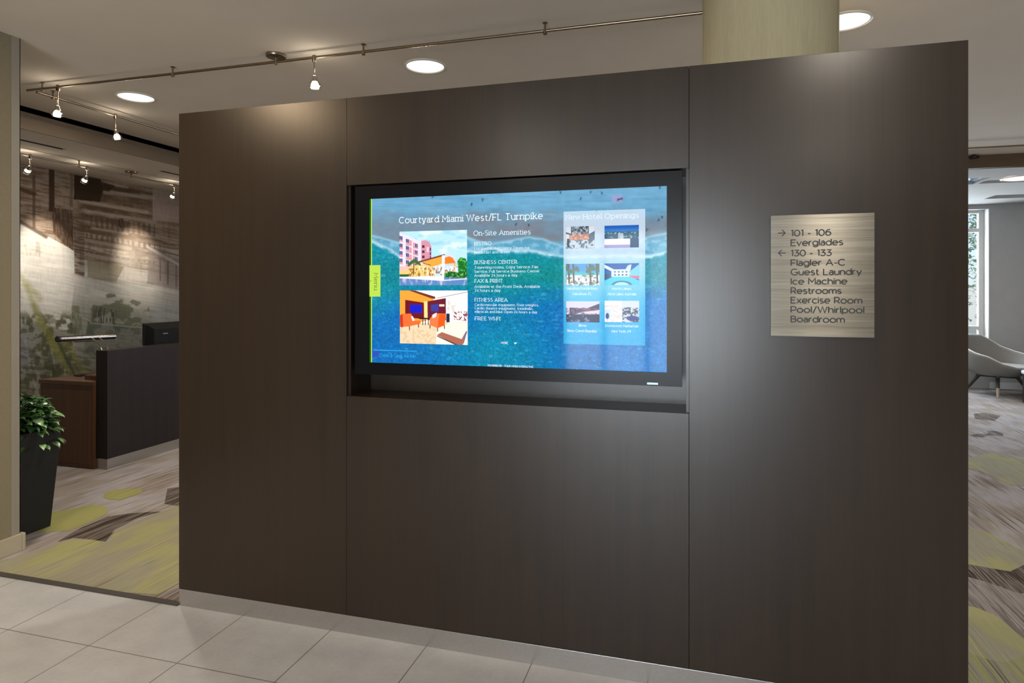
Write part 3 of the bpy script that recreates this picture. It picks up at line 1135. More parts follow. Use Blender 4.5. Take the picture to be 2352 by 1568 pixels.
t0, t1 = sp(860, 627), sp(868, 666)
text_into(m_, 'Menu', t0.z, t1.z, t0.x, (t1.x - t0.x), SY - .001, 0, .11, True, .15, True)
p = sp(852, 645)
m_.add([(p.x - .002, SY - .001, p.z - .003), (p.x + .003, SY - .001, p.z), (p.x - .002, SY - .001, p.z + .003)], [(0, 1, 2)])
m_.build('menu_lettering', D_GREY, scr)


def mapper(x0, y0, sx, sy):
    return lambda x, y: ((x - x0) / sx, (y - y0) / sy)


def photo_hotel(s, t, co):
    u, v = 190 + 785 * s, 155 + 628 * t
    c = Canvas(u, v, (188, 232, 248))
    n = fbm(u / 120, v / 80, 3)
    c.mix(sstep(.45, .65, n), (228, 246, 252))
    c.mix(sstep(.5, .7, fbm(u / 150, v / 60, 9)) * .6, (150, 208, 238))
    c.poly([(150, 150), (200, 165), (420, 265), (470, 265), (470, 620), (150, 640)], (232, 228, 244))
    for i in range(4):
        for (x, yb, w, h) in ((188, 200, 42, 52), (266, 238, 72, 58), (350, 282, 62, 52)):
            yy = yb + i * (88 - (x - 188) * .06)
            c.poly([(x, yy), (x + w, yy + w * .35), (x + w, yy + w * .2 + h + 18), (x, yy + h + 18)], (226, 158, 172))
    for i in range(4):
        for (x, yb, w) in ((190, 206, 15), (210, 210, 15), (268, 240, 14), (286, 246, 14), (376, 300 + 58 - 58, 12), (392, 306, 10)):
            yy = yb + i * (88 - (x - 188) * .06)
            c.rect(x, yy, x + w, yy + 42, (24, 84, 140))
    c.line(345, 280, 345, 500, 7, (246, 246, 250))
    c.poly([(448, 268), (500, 262), (545, 285), (568, 340), (568, 470), (448, 500)], (220, 150, 168))
    for i in range(3):
        c.rect(458, 320 + 60 * i, 488, 350 + 60 * i, (96, 40, 72))
        c.rect(548, 350 + 50 * i, 562, 388 + 50 * i, (70, 60, 130))
    c.rect(512, 342, 535, 400, (236, 214, 222))
    c.poly([(190, 600), (300, 570), (430, 540), (700, 560), (860, 540), (860, 690), (190, 690)], (250, 208, 120))
    c.poly([(190, 560), (300, 560), (290, 620), (190, 615)], (240, 196, 180))
    c.rect(600, 560, 860, 690, (206, 226, 246))
    c.mix((sstep(.55, .6, vnoise(u / 14, v / 22, 4)) * pmask(u, v, [(300, 590), (700, 570), (860, 570), (860, 690), (300, 690)])) * .75, (150, 92, 40))
    c.mix((sstep(.62, .68, vnoise(u / 9, v / 40, 6)) * pmask(u, v, [(420, 560), (860, 570), (860, 690), (420, 690)])), (250, 248, 236))
    c.poly([(425, 522), (560, 470), (712, 440), (705, 530), (640, 555), (560, 570), (520, 535), (470, 525)], (252, 170, 66))
    c.poly([(715, 470), (770, 452), (815, 470), (855, 530), (715, 540)], (250, 126, 30))
    c.poly([(720, 425), (780, 418), (835, 450), (862, 530), (848, 530), (810, 468), (770, 450), (720, 455)], (214, 226, 246))
    c.line(425, 512, 715, 436, 18, (122, 66, 50))
    c.line(470, 528, 555, 552, 8, (96, 50, 40))
    c.rect(690, 440, 722, 700, (246, 244, 240))
    c.rect(830, 530, 842, 640, (240, 170, 120))
    for k in range(14):
        a = PI * (k / 13.0) + .1
        c.line(366, 510, 366 + 72 * math.cos(a), 520 - 42 * math.sin(a) + 34 * abs(math.cos(a)), 14, (66, 108, 50))
    c.line(362, 520, 358, 660, 12, (110, 96, 60))
    g = fbm(u / 16, v / 14, 14)
    m = pmask(u, v, [(865, 500), (905, 465), (960, 480), (990, 560), (990, 660), (880, 660)])
    c.mix(m * 1.0, (26, 112, 40))
    c.mix(m * sstep(.5, .65, g), (104, 190, 84))
    m = pmask(u, v, [(712, 650), (780, 622), (880, 640), (990, 640), (990, 705), (715, 720)])
    c.mix(m * 1.0, (28, 96, 34))
    c.mix(m * sstep(.5, .65, g), (120, 190, 90))
    c.rect(190, 655, 300, 690, (44, 92, 60))
    c.poly([(190, 695), (700, 690), (990, 706), (990, 800), (190, 800)], (98, 138, 196))
    c.mix((v > 695) * sstep(.5, .75, fbm(u / 26, v / 90, 17)), (206, 196, 226))
    c.poly([(190, 685), (710, 676), (715, 722), (990, 706), (990, 716), (700, 735), (190, 700)], (238, 240, 246))
    return c.c


def photo_lounge(s, t, co):
    u, v = 200 + 783 * s, 842 + 630 * t
    c = Canvas(u, v, (250, 250, 252))
    c.poly([(195, 838), (350, 842), (600, 920), (560, 1180), (195, 1300)], (255, 166, 56))
    c.poly([(300, 838), (380, 842), (615, 915), (615, 940), (570, 935)], (120, 50, 36))
    c.line(640, 930, 985, 858, 6, (120, 116, 124))
    c.poly([(262, 952), (482, 985), (486, 1180), (262, 1160)], (112, 18, 34))
    c.poly([(318, 1010), (458, 1010), (456, 1105), (322, 1108)], (16, 30, 206))
    c.poly([(484, 968), (526, 970), (526, 1190), (486, 1180)], (252, 226, 150))
    c.poly([(524, 970), (735, 930), (738, 1190), (526, 1190)], (112, 26, 48))
    c.poly([(565, 1010), (650, 1000), (650, 1090), (565, 1085)], (62, 64, 160))
    c.rect(660, 1004, 720, 1028, (250, 226, 206))
    c.mix((sstep(.55, .62, vnoise(u / 16, v / 30, 8)) * pmask(u, v, [(745, 960), (870, 960), (870, 1080), (745, 1130)])) * .5, (206, 190, 170))
    c.mix((sstep(.5, .55, vnoise(u / 12, v / 14, 18)) * pmask(u, v, [(820, 1090), (985, 1080), (985, 1195), (830, 1180)])), (150, 80, 90))
    c.rect(740, 1110, 780, 1215, (40, 40, 60))
    c.poly([(195, 1270), (420, 1230), (990, 1200), (990, 1480), (195, 1480)], (240, 216, 178))
    c.mix((v > 1290) * (u < 640) * sstep(.55, .7, vnoise(u / 24, v / 24, 28)) * .6, (226, 190, 150))
    c.poly([(640, 1290), (800, 1210), (990, 1210), (990, 1480), (622, 1480), (622, 1380)], (244, 240, 226))
    for (pts, col) in (([(218, 1120), (330, 1115), (375, 1200), (440, 1195), (445, 1235), (300, 1270), (218, 1275)], (252, 112, 52)),
                       ([(195, 1140), (232, 1120), (240, 1280), (205, 1280)], (206, 54, 26)),
                       ([(548, 1180), (600, 1110), (735, 1110), (720, 1250), (640, 1282), (552, 1250)], (250, 126, 72)),
                       ([(660, 1120), (738, 1112), (722, 1250), (640, 1282)], (250, 92, 22)),
                       ([(330, 1150), (350, 1145), (378, 1195), (350, 1205)], (238, 236, 240)),
                       ([(578, 1130), (632, 1100), (625, 1150), (585, 1170)], (238, 232, 236))):
        c.poly(pts, col)
    for (x, y) in ((312, 1270), (418, 1240), (552, 1250), (640, 1282), (718, 1250)):
        c.line(x, y, x + 2, y + 36, 10, (104, 50, 26))
    c.poly([(430, 1160), (545, 1165), (545, 1180), (430, 1180)], (44, 24, 36))
    for x in (470, 500, 535):
        c.line(x, 1175, x, 1245, 9, (48, 24, 40))
    c.poly([(632, 1365), (690, 1328), (915, 1405), (965, 1310), (980, 1315), (925, 1480), (870, 1475)], (176, 106, 84))
    c.poly([(640, 1372), (880, 1475), (850, 1478), (632, 1380)], (96, 50, 56))
    c.poly([(940, 1380), (968, 1310), (976, 1320), (935, 1470)], (110, 110, 150))
    c.rect(622, 1380, 850, 1480, (248, 250, 250), .0)
    return c.c


def screen_photo(name, x0, y0, x1, y1, nx, ny, fn, lift=.0016):
    a, b = sp(x0, y0), sp(x1, y1)
    return picture(name, (a.x, SY - lift, a.z), (b.x, SY - lift, a.z), (a.x, SY - lift, b.z), nx, ny, fn, DISP, scr)


screen_photo('photo', 918, 532, 1073, 654.5, 240, 192, photo_hotel)['label'] = 'photo of a hotel with an orange entrance canopy'
screen_photo('photo', 919, 667, 1074.5, 792, 240, 192, photo_lounge)['label'] = 'photo of a lounge with orange armchairs'


def panel_fn(s, t, co):
    u, v = layout(co)
    o = ocean(u, v)
    k = np.clip(.80 - .22 * sstep(.45, .9, t), 0, 1)[..., None]
    base = np.array((206, 222, 238.)) * (1 - sstep(.3, .9, t)[..., None]) + np.array((52, 204, 244.)) * sstep(.3, .9, t)[..., None]
    return o * (1 - k) + base * k


screen_photo('openings_panel', 1294.5, 486, 1482, 793.5, 90, 150, panel_fn, .0009)

TH = [((60, 66, 76), (196, 206, 214), (150, 100, 86)), ((16, 86, 176), (24, 70, 112), (230, 236, 246)), ((70, 150, 214), (190, 214, 214), (110, 120, 120)),
      ((24, 88, 168), (210, 230, 246), (74, 196, 224)), ((208, 206, 226), (70, 60, 92), (20, 26, 62)), ((242, 244, 248), (214, 216, 222), (30, 66, 140))]


def thumb(k):
    def fn(s, t, co):
        c = Canvas(s, t, TH[k][0])
        n = fbm(s * 18, t * 14, 50 + k, 3)
        if k == 0:
            c.rect(0, 0, .18, 1, (206, 214, 222))
            c.rect(.80, 0, 1, 1, (206, 214, 222))
            c.mix(sstep(.38, .75, n) * (t < .35) * (s > .2) * (s < .78), (178, 194, 206))
            c.rect(.12, .35, .82, .62, (168, 112, 92))
            c.mix(sstep(.38, .75, n) * (t > .36) * (t < .62) * (s > .12) * (s < .8), (216, 160, 130))
            c.rect(0, .62, 1, 1, (190, 204, 216))
            c.mix(sstep(.45, .75, n) * (t > .6), (70, 84, 96))
            c.rect(.04, .55, .12, .95, (34, 60, 80))
            c.poly([(0, .25), (.22, .34), (.22, .40), (0, .33)], (70, 90, 110))
            c.poly([(1, .22), (.8, .36), (.8, .8), (1, .6)], (80, 96, 112))
        elif k == 1:
            c.mix(sstep(0, .4, t), (50, 140, 214))
            c.mix(sstep(.24, .3, t + .08 * (n - .5)), (18, 72, 104))
            c.mix(sstep(.55, .65, n) * (t > .3) * (t < .6), (120, 170, 176))
            c.rect(.4, .35, .55, .7, (190, 200, 206), .8)
            c.rect(0, .6, .75, .86, (238, 240, 250))
            c.rect(0, .86, .8, 1, (158, 150, 196))
            c.rect(.75, .6, 1, 1, (20, 62, 106))
        elif k == 2:
            c.mix(sstep(.3, .5, t), (70, 190, 196))
            c.mix(sstep(.5, .56, t), (232, 236, 232))
            c.mix(sstep(.4, .75, n) * (t > .45), (96, 110, 110))
            for x in (.08, .22, .72, .92):
                c.line(x, .0, x + .02, .9, .05, (92, 80, 72))
            c.mix(sstep(.48, .6, vnoise(s * 10, t * 8, 77)) * (t < .5) * ((s < .4) | (s > .6)), (90, 112, 92))
        elif k == 3:
            c.poly([(0, .05), (.3, .3), (.25, .4), (0, .2)], (214, 232, 248))
            c.poly([(.6, .3), (.68, .1), (.78, .05), (.76, .3)], (190, 220, 244))
            c.poly([(.75, .35), (1, .05), (1, .75), (.75, .6)], (120, 200, 224))
            c.rect(.2, .28, .75, .62, (214, 232, 246))
            c.mix((np.floor(s * 18) % 2 == 1) * (np.floor(t * 14) % 2 == 1) * (s > .24) * (s < .74) * (t > .3) * (t < .6), (60, 104, 150))
            c.rect(0, .5, .16, .75, (30, 80, 110))
            c.rect(.72, .58, 1, .72, (206, 110, 140))
            c.poly([(0, .8), (.25, .62), (.75, .62), (1, .8), (1, 1), (0, 1)], (74, 200, 226))
            c.disc(.5, 1.02, .28, .2, (20, 60, 90))
            c.disc(.5, 1.05, .24, .19, (170, 226, 240))
        elif k == 4:
            c.poly([(.1, .3), (.6, .35), (1, .1), (1, .4), (.5, .5), (.1, .7)], (64, 50, 84))
            c.mix(sstep(.38, .75, n) * (t > .3) * (t < .7), (126, 90, 120))
            c.poly([(.55, .5), (1, .42), (1, .56), (.55, .58)], (230, 200, 210))
            c.mix(sstep(.6, .68, t + .05 * n), (18, 26, 66))
            c.mix(sstep(.45, .75, n) * (t > .65) * (s < .7), (130, 130, 170))
        else:
            c.rect(.5, 0, 1, 1, (206, 212, 220))
            c.mix(sstep(.4, .7, n) * (s > .52) * (t > .3), (44, 60, 90))
            c.mix(sstep(.55, .6, vnoise(s * 14, t * 18, 91)) * (s < .5) * (t > .2), (216, 206, 206))
            c.rect(0, .42, .17, .85, (196, 214, 230))
            c.disc(.08, .72, .05, .14, (26, 60, 136))
            c.disc(.82, .82, .18, .12, (30, 56, 130))
        return c.c
    return fn


TP = [(1300, 520.5, 1366, 570), (1388.5, 518.5, 1467.5, 568), (1300, 606, 1377, 655), (1388.5, 605, 1468, 654), (1300.5, 691.5, 1377, 740.5), (1389, 690.5, 1468, 740)]
for k, q in enumerate(TP):
    screen_photo('thumbnail', *q, 110, 76, thumb(k))['label'] = ('small photo of a lobby', 'small photo of a blue skyline', 'small photo of a beach terrace',
                                                                'small photo of a pool', 'small photo of a dark bar', 'small photo of a white room')[k]


def line_text(name, rows, mat, w=.12, serif=True):
    m = MB()
    for (s, xa, xb, yb, cap) in rows:
        ym = yb
        a, b = sp(xa, ym), sp(xb, ym)
        z = sp((xa + xb) / 2, ym).z
        k = on_y((xa + xb) / 2, ym, SY).z - on_y((xa + xb) / 2, ym + cap, SY).z
        text_into(m, s, a.x, b.x, z, k, SY - .0022, 0, w, serif)
    return m.build(name, mat, scr)


line_text('heading_lettering', [('Courtyard Miami West/FL Turnpike', 917, 1247, 507.5, 14.2)], D_WHITE, .125)
line_text('heading_lettering', [('On-Site Amenities', 1088, 1219, 539.3, 10.8)], D_WHITE, .115)
line_text('heading_lettering', [('New Hotel Openings', 1299.5, 1467, 502, 11.2)], D_WHITE, .105)
for row in (('BISTRO', 1090, 1129, 563, 7.6), ('BUSINESS CENTER', 1090, 1188, 605.5, 7.6), ('FAX & PRINT', 1090.5, 1155, 648.5, 7.6),
            ('FITNESS AREA', 1090.5, 1166, 692, 7.6), ('FREE WI-FI', 1091, 1149, 735, 7.6)):
    line_text('subheading_lettering', [row], D_WHITE, .12)
for rows in ([('Located in the Lobby. Open for', 1090, 1217, 572.5, 5.5), ('breakfast and dinner.', 1090, 1174, 581.5, 5.5)],
             [('3 meeting rooms, Copy Service, Fax', 1090, 1236, 616, 5.5), ('Service, Full Service Business Center', 1090, 1240, 625.5, 5.5),
              ('Available 24 hours a day.', 1090, 1190, 634.8, 5.5)],
             [('Available at the Front Desk. Available', 1090.5, 1241, 660.5, 5.5), ('24 hours a day.', 1090.5, 1151, 669.5, 5.5)],
             [('Cardiovascular equipment, Free weights,', 1090.5, 1237, 702.5, 5.2), ('Cardio theatre equipment, treadmills,', 1090.5, 1224, 710.5, 5.2),
              ('ellipticals and bike. Open 24 hours a day.', 1091, 1235, 718.5, 5.2)]):
    line_text('body_lettering', rows, D_TEXT2, .13)
for rows in ([('Marathon Florida Keys', 1302, 1373, 664.5, 5), ('Marathon, FL', 1316, 1359, 677, 5)],
             [('North Lakes', 1406, 1450, 665, 5), ('North Lakes, Australia', 1396, 1461, 677.5, 5)],
             [('Brno', 1330, 1347, 749.5, 5), ('Brno, Czech Republic', 1304, 1372, 762, 5)],
             [('Downtown Manhattan', 1391, 1466, 750.5, 5), ('New York, NY', 1405, 1450, 763, 5)]):
    line_text('caption_lettering', rows, D_WHITE, .15)
line_text('more_lettering', [('MORE', 1151.5, 1167, 789.5, 4.6)], D_WHITE, .16, False)
line_text('footer_lettering', [('POWERED BY - FOUR WINDS INTERACTIVE', 1121, 1225, 842.5, 4)], D_WHITE, .16, False)
line_text('overlay_lettering', [('Check & Clean the Fan', 872, 955, 820, 7)], D_CYAN, .13, False)
m_ = MB()
p = sp(1184, 788)
m_.add([(p.x - .007, SY - .002, p.z + .003), (p.x, SY - .002, p.z - .005), (p.x + .007, SY - .002, p.z + .003)], [(0, 1, 2)])
m_.build('more_arrow', D_WHITE, scr)
screen_rect('overlay_line', 858, 804.5, 958, 805.3, D_CYAN)

# ------------------------------------------------------------------ directory sign
SGY = 2.472
sg = thing('directory_sign', 'brushed metal room directory sign on the dark panelled wall right of the screen', 'sign', (.424, WY, 1.335))
sx0, sx1, sz0, sz1 = .256, .591, 1.335, 1.768
MB().box(sx0, sx1, SGY, SGY + .006, sz0, sz1).build('plate', M['plate'], sg, bevel=.0006, seg=1)
MB().box(sx0 + .008, sx1 - .008, SGY + .006, WY, sz0 + .008, sz1 - .008).build('backing', M['black_matte'], sg)


def sgp(x, y):      # close-up layout -> sign plane
    return on_y(1740 + x / 4.613, 470 + y / 4.613, SGY)


mb = MB()
for (s, xe, yb) in (('101 - 106', 778, 328), ('Everglades', 905, 429), ('130 - 133', 783, 541), ('Flagler A-C', 928, 643), ('Guest Laundry', 1103, 741), ('Ice Machine', 950, 841),
                    ('Restrooms', 888, 941), ('Exercise Room', 1108, 1043), ('Pool/Whirlpool', 1130, 1143), ('Boardroom', 922, 1244)):
    a, b = sgp(352, yb), sgp(xe, yb)
    ymid = yb
    z = sgp((352 + xe) / 2, ymid).z
    text_into(mb, s, a.x + .001, b.x - .001, z, .0208, SGY - .0012, .0012, .155, False, .19)
mb.build('lettering', M['ink'], sg)
for (yy, d) in ((300, 1), (512, -1)):
    mb = MB()
    a, b = sgp(216, yy), sgp(298, yy)
    w = .0033
    zc = (a.z + b.z) / 2
    tip, tail = (b.x, a.x) if d > 0 else (a.x, b.x)
    pts = [[(tail, zc), (tip - d * .002, zc)], [(tip - d * .0125, zc + .0112), (tip - d * .0018, zc), (tip - d * .0125, zc - .0112)]]
    for qi, q in enumerate(pts):
        rb = ribbon(q, w)
        vs = [(p[0], SGY - .0012 - qi * 6e-5, p[1]) for lr in rb for p in lr]
        n = len(rb)
        mb.add(vs, [(2 * i, 2 * i + 1, 2 * i + 3, 2 * i + 2) for i in range(n - 1)])
    mb.build('arrow', M['ink'], sg)


# ------------------------------------------------------------------ ceiling lights
def downlight(x, y, z, r, label, power, group='recessed ceiling lights'):
    t = thing('recessed_downlight', label, 'ceiling light', (x, y, z), group)
    MB().lathe([(r, 0), (r * 1.13, 0), (r * 1.13, -.006), (r * 1.04, -.010), (r, -.004)], (x, y, z), 48, close=True).build('trim_ring', M['white_plastic'], t, smooth=True)
    MB().lathe([(r, -.001), (r, -.004)], (x, y, z), 48).build('lens', M['lens'], t, smooth=True)
    lamp('downlight', 'AREA', (x, y, z - .03), power, kelvin(3500), r * 1.7, (x, y, 0))
    return t


DL = 26
downlight(-4.04, 3.83, CZ, .118, 'round lit ceiling light beside the angled end of the ceiling track, near the bulkhead', DL)
downlight(-1.685, 3.82, CZ, .118, 'round lit ceiling light above the left part of the dark wall, beyond the track', DL)
downlight(.768, 3.81, CZ, .118, 'round lit ceiling light half hidden behind the column', DL)
downlight(3.70, 8.91, RZ + .012, .20, 'wide round lit ceiling light in the recessed ceiling tray of the lounge', 14)
downlight(3.0, 10.6, RZ, .13, 'small round lit ceiling light near the lounge window', 8)
for (x, y, pw, kk) in ((-2.9, .9, 36, 2700), (.768, 1.0, 16, 3500), (-1.685, -1.4, 24, 3500), (1.2, -1.6, 24, 3500), (3.1, 5.2, 9, 3500), (-3.9, 6.4, 20, 3500)):
    lamp('downlight', 'AREA', (x, y, CZ - .03), pw, kelvin(kk), .22, (x, y, 0))


def track(label, p0, p1, zc, stems, canopies=(), r=.0085):
    p0, p1 = Vector(p0), Vector(p1)
    t = thing('light_track', label, 'track rail', ((p0 + p1) / 2).to_tuple())
    MB().tube([p0, p1], r, 12).build('rail', M['nickel'], t, smooth=True)
    for s in stems:
        p = p0 + (p1 - p0) * s
        MB().lathe([(.011, -.018), (.011, .004), (.006, .008), (.006, zc - p.z - .006), (.014, zc - p.z - .004), (.014, zc - p.z)], p, 14).build('standoff', M['nickel'], t, smooth=True)
    for s in canopies:
        p = p0 + (p1 - p0) * s
        m = MB().lathe([(.009, -.016), (.009, zc - p.z - .02), (.012, zc - p.z - .018), (.058, zc - p.z - .016), (.060, zc - p.z - .010), (.060, zc - p.z)], p, 28)
        m.build('canopy', M['nickel'], t, smooth=True)
    return t


TZ = CZ - .045
TA0, TA1 = (-4.53, 3.385, TZ), (.06, 3.385, TZ)
fr = lambda x: (x - TA0[0]) / (TA1[0] - TA0[0])
track('long metal ceiling track running above the dark wall to the column', TA0, TA1, CZ, [fr(-4.39), fr(-3.27), fr(-1.888), fr(-.79)], [fr(-2.49)])
track('metal ceiling track running away beside the bulkhead, behind the end of the long one', (-4.50, 3.43, TZ), (-4.50, 7.4, TZ), CZ, [.03, .42, .72])
track('metal ceiling track over the front desk, close to the printed mural wall', (-5.82, 3.9, LZ - .05), (-5.82, 7.8, LZ - .05), LZ, [.245 , .70], [.40])
track('metal ceiling track in the lounge, right of the dark wall', (1.8, 7.35, TZ), (5.6, 7.35, TZ), CZ, [.1, .5, .9])


def track_lamp(label, x, y, ztop, zb, aim, power, cone=44, glow=.6):
    t = thing('track_lamp', label, 'spot lamp', (x, y, ztop), 'spot lamps on the ceiling tracks')
    MB().lathe([(.010, -.030), (.013, -.020), (.013, .010), (.008, .014)], (x, y, ztop), 16).build('connector', M['nickel'], t, smooth=True)
    MB().tube([(x, y, ztop - .02), (x, y, zb + .05)], [.004, .0028], 8).build('stem', M['nickel'], t, smooth=True)
    d = (Vector(aim) - Vector((x, y, zb))).normalized()
    q = d.to_track_quat('-Z', 'Y').to_matrix()
    c = Vector((x, y, zb + .05)) - q @ Vector((0, 0, .05))

    def turned(prof, n=20):
        m = MB().lathe(prof, (0, 0, 0), n)
        m.v = [tuple(c + q @ Vector(p)) for p in m.v]
        return m
    turned([(.006, .052), (.012, .048), (.016, .030), (.020, .020), (.020, .014)]).build('lamp_holder', M['chrome'], t, smooth=True)
    turned([(.018, .022), (.030, .008), (.036, -.010), (.034, -.024), (.032, -.024), (.033, -.010), (.027, .006), (.016, .018)], 24).build('glass_shade', M['lampglass'], t, smooth=True)
    turned([(.004, .016), (.017, .010), (.023, -.004), (.023, -.012), (.004, -.014)]).build('bulb', M['bulb'], t, smooth=True)
    if power:
        o = lamp('spot', 'SPOT', tuple(c + d * .035), power, kelvin(3500), .015, aim, spot=cone, blend=.9)
        g = lamp('glow', 'POINT', tuple(c + Vector((0, 0, .075)) - d * .01), glow, kelvin(3500), .03)
    return t


SP = 24
track_lamp('small lit spot lamp hanging near the left end of the long ceiling track', -4.247, 3.385, TZ, 2.725, (-4.5, 3.3, 0), SP)
track_lamp('small lit spot lamp hanging from the long ceiling track above the dark wall', -2.22, 3.385, TZ, 2.745, (-2.2, 3.7, 0), 9)
track_lamp('small lit spot lamp hanging from the ceiling track beside the bulkhead', -4.5, 4.07, TZ, 2.74, (-4.3, 4.6, 0), SP)
track_lamp('small lit spot lamp over the front desk, beside the beige wall edge', -5.82, 4.375, LZ - .05, 2.575, (MX, 4.5, 1.9), 66, 46)
track_lamp('small lit spot lamp over the front desk, middle one of three before the mural', -5.82, 4.94, LZ - .05, 2.58, (MX, 5.05, 1.90), 66, 46)
track_lamp('small lit spot lamp over the front desk, beside the edge of the dark wall', -5.82, 6.05, LZ - .05, 2.575, (MX, 6.20, 1.90), 66, 46)

for (y0, y1, lb) in ((3.6, 4.43, 'dark linear ceiling slot beside the beige wall edge'), (5.52, 8.4, 'dark linear ceiling slot over the desk, beside the dark wall edge')):
    t = thing('slot_diffuser', lb, 'air vent', (-5.487, (y0 + y1) / 2, LZ), 'linear air slots over the desk')
    MB().box(SLOT[0], SLOT[1], y0, y1, LZ + .03, LZ + .05).build('duct', M['slot'], t)
    MB().box(SLOT[0], SLOT[0] + .006, y0, y1, LZ - .002, LZ + .03).box(SLOT[1] - .006, SLOT[1], y0, y1, LZ - .002, LZ + .03).build('edge_frame', M['slot'], t)

# ------------------------------------------------------------------ printed mural behind the desk
def mural(s, t, co):
    px, py = proj(co)
    u, v = (px - 40) * 2.85, (py - 370) * 2.85
    sk = v - .19 * u                       # follow the receding lines
    n1 = fbm(u / 120, v / 120, 101)
    n2 = fbm(u / 18, sk / 90, 111)
    n3 = fbm(u / 110, sk / 9, 121, 4)
    n4 = fbm(u / 6, v / 40, 131, 3)
    c = Canvas(u, v, (150, 134, 120))
    c.mix(sstep(420, 760, v), (206, 202, 196))
    c.mix(sstep(820, 1050, v), (150, 150, 140))
    c.mix(sstep(1150, 1500, v) * .7, (118, 118, 104))
    # upper storeys
    top = 1 - sstep(520, 640, sk)
    c.mix(top * sstep(.44, .62, n3) * .7, (96, 74, 56))
    c.mix(top * sstep(.50, .66, n2) * .3, (104, 82, 64))
    c.mix(top * sstep(.52, .70, fbm(u / 240, sk / 5, 125, 3)) * .35, (182, 168, 152))
    # floors of the building on the right
    for k, (y0, h, a) in enumerate(((40, 34, .9), (92, 70, .75), (190, 44, .8), (262, 40, .75), (330, 46, .7), (412, 44, .55), (500, 60, .4))):
        m = sstep(380, 430, u) * sstep(y0 - 8, y0 + 4, sk) * (1 - sstep(y0 + h - 8, y0 + h + 8, sk)) * (1 - .75 * sstep(700, 960, u))
        c.mix(m * a * (.55 + .45 * sstep(.35, .6, fbm(u / 60, sk / 30, 140 + k))), (78, 58, 40))
    for (xa, ya, xb, yb, wd) in ((575, 205, 885, 238, 26), (415, 266, 850, 335, 22), (430, 322, 900, 396, 20), (490, 437, 720, 474, 18), (425, 512, 740, 572, 24),
                                 (440, 605, 740, 664, 22), (500, 772, 880, 806, 26), (545, 140, 720, 172, 16), (0, 262, 210, 292, 16), (0, 150, 90, 168, 12)):
        c.line(xa, ya, xb, yb, wd, (178, 166, 153), .62 , 14)
    for k, (ya, yb) in enumerate(((345, 425), (470, 505), (590, 600))):        # window rows
        m = pmask(u, v, [(450, ya), (900, ya + 72), (900, yb + 72), (450, yb)])
        c.mix(m * (np.sin(u / 5.5 + 3 * n2) > .1) * sstep(.4, .6, n1 + .2) * .5, (74, 56, 42))
    c.poly([(372, 88), (545, 118), (560, 190), (540, 268), (370, 250)], (48, 32, 12), .92)
    c.poly([(540, 130), (640, 160), (600, 200), (545, 190)], (58, 40, 20), .8)
    c.rect(206, 40, 242, 330, (62, 40, 22), .9)
    c.rect(98, 90, 118, 440, (92, 74, 60), .8)
    c.rect(345, 60, 362, 300, (112, 96, 78), .8)
    m = pmask(u, v, [(225, 300), (365, 320), (365, 585), (320, 560), (235, 470)])
    c.mix(m * (.5 + .5 * sstep(.4, .6, n4)), (82, 62, 48))
    c.mix(pmask(u, v, [(365, 300), (440, 320), (440, 760), (375, 740)]) * (.3 + .6 * sstep(.45, .6, n3)), (96, 78, 62))
    c.mix(pmask(u, v, [(640, 365), (715, 380), (700, 440), (620, 425)]) * sstep(.4, .6, n4), (56, 40, 26))
    c.line(0, 175, 110, 215, 26, (70, 48, 34), .8, 14)
    c.mix(np.exp(-((u - 735) / 120) ** 2 - ((v - 640) / 190) ** 2) * .55, (206, 199, 188))  # spot lamp's bright pool painted into the mural colour
    # bright sky wedge
    w = pmask(u, v, [(-60, 370), (15, 405), (110, 445), (330, 562), (372, 590), (372, 760), (345, 1120), (-60, 990)])
    c.mix(w * .95, (214, 212, 206))
    c.mix(w * sstep(.55, .75, n1) * .35, (190, 184, 168))
    c.mix(pmask(u, v, [(40, 540), (150, 520), (170, 630), (60, 620)]) * sstep(.52, .62, n2) * .5, (158, 156, 140))
    c.line(0, 385, 188, 496, 22, (92, 78, 68), .85, 12)
    c.poly([(885, 180), (1200, 220), (1200, 420), (885, 385)], (176, 158, 152), .75)
    # right mid: grey facade
    c.mix(pmask(u, v, [(860, 560), (1200, 700), (1200, 880), (850, 800)]) * .6, (140, 128, 124))
    c.line(850, 560, 1200, 760, 16, (190, 184, 184), .8, 10)
    for x in (935, 985, 1040, 1110):
        c.line(x, 640 + (x - 935) * .4, x, 780 + (x - 935) * .4, 10, (100, 88, 82), .6, 6)
    c.mix(pmask(u, v, [(460, 650), (700, 690), (640, 800), (460, 760)]) * .55, (128, 118, 92))
    c.mix(pmask(u, v, [(440, 770), (850, 800), (840, 880), (440, 860)]) * .5, (188, 190, 182))
    # trees and ground
    tr = sstep(.45, .58, fbm(u / 60, v / 40, 161))
    c.mix(pmask(u, v, [(490, 900), (620, 860), (860, 940), (880, 1080), (700, 1120), (490, 1060)]) * tr * .7, (96, 100, 78))
    c.mix(pmask(u, v, [(500, 940), (650, 980), (640, 1080), (480, 1050)]) * sstep(.45, .6, n4) * .8, (70, 72, 66))
    c.mix(pmask(u, v, [(350, 940), (500, 960), (510, 1160), (330, 1180)]) * sstep(.4, .6, n2) * .6, (110, 112, 80))
    c.mix(sstep(860, 920, u) * sstep(900, 960, v) * .6, (176, 178, 184))
    c.mix(pmask(u, v, [(460, 1050), (1200, 1130), (1200, 1400), (430, 1260)]) * (.4 + .4 * tr), (92, 96, 88))
    c.line(480, 1060, 1150, 1120, 9, (168, 170, 164), .7, 6)
    c.line(360, 980, 480, 1050, 9, (178, 178, 168), .6, 6)
    low = sstep(960, 1040, v) * (1 - sstep(340, 420, u))
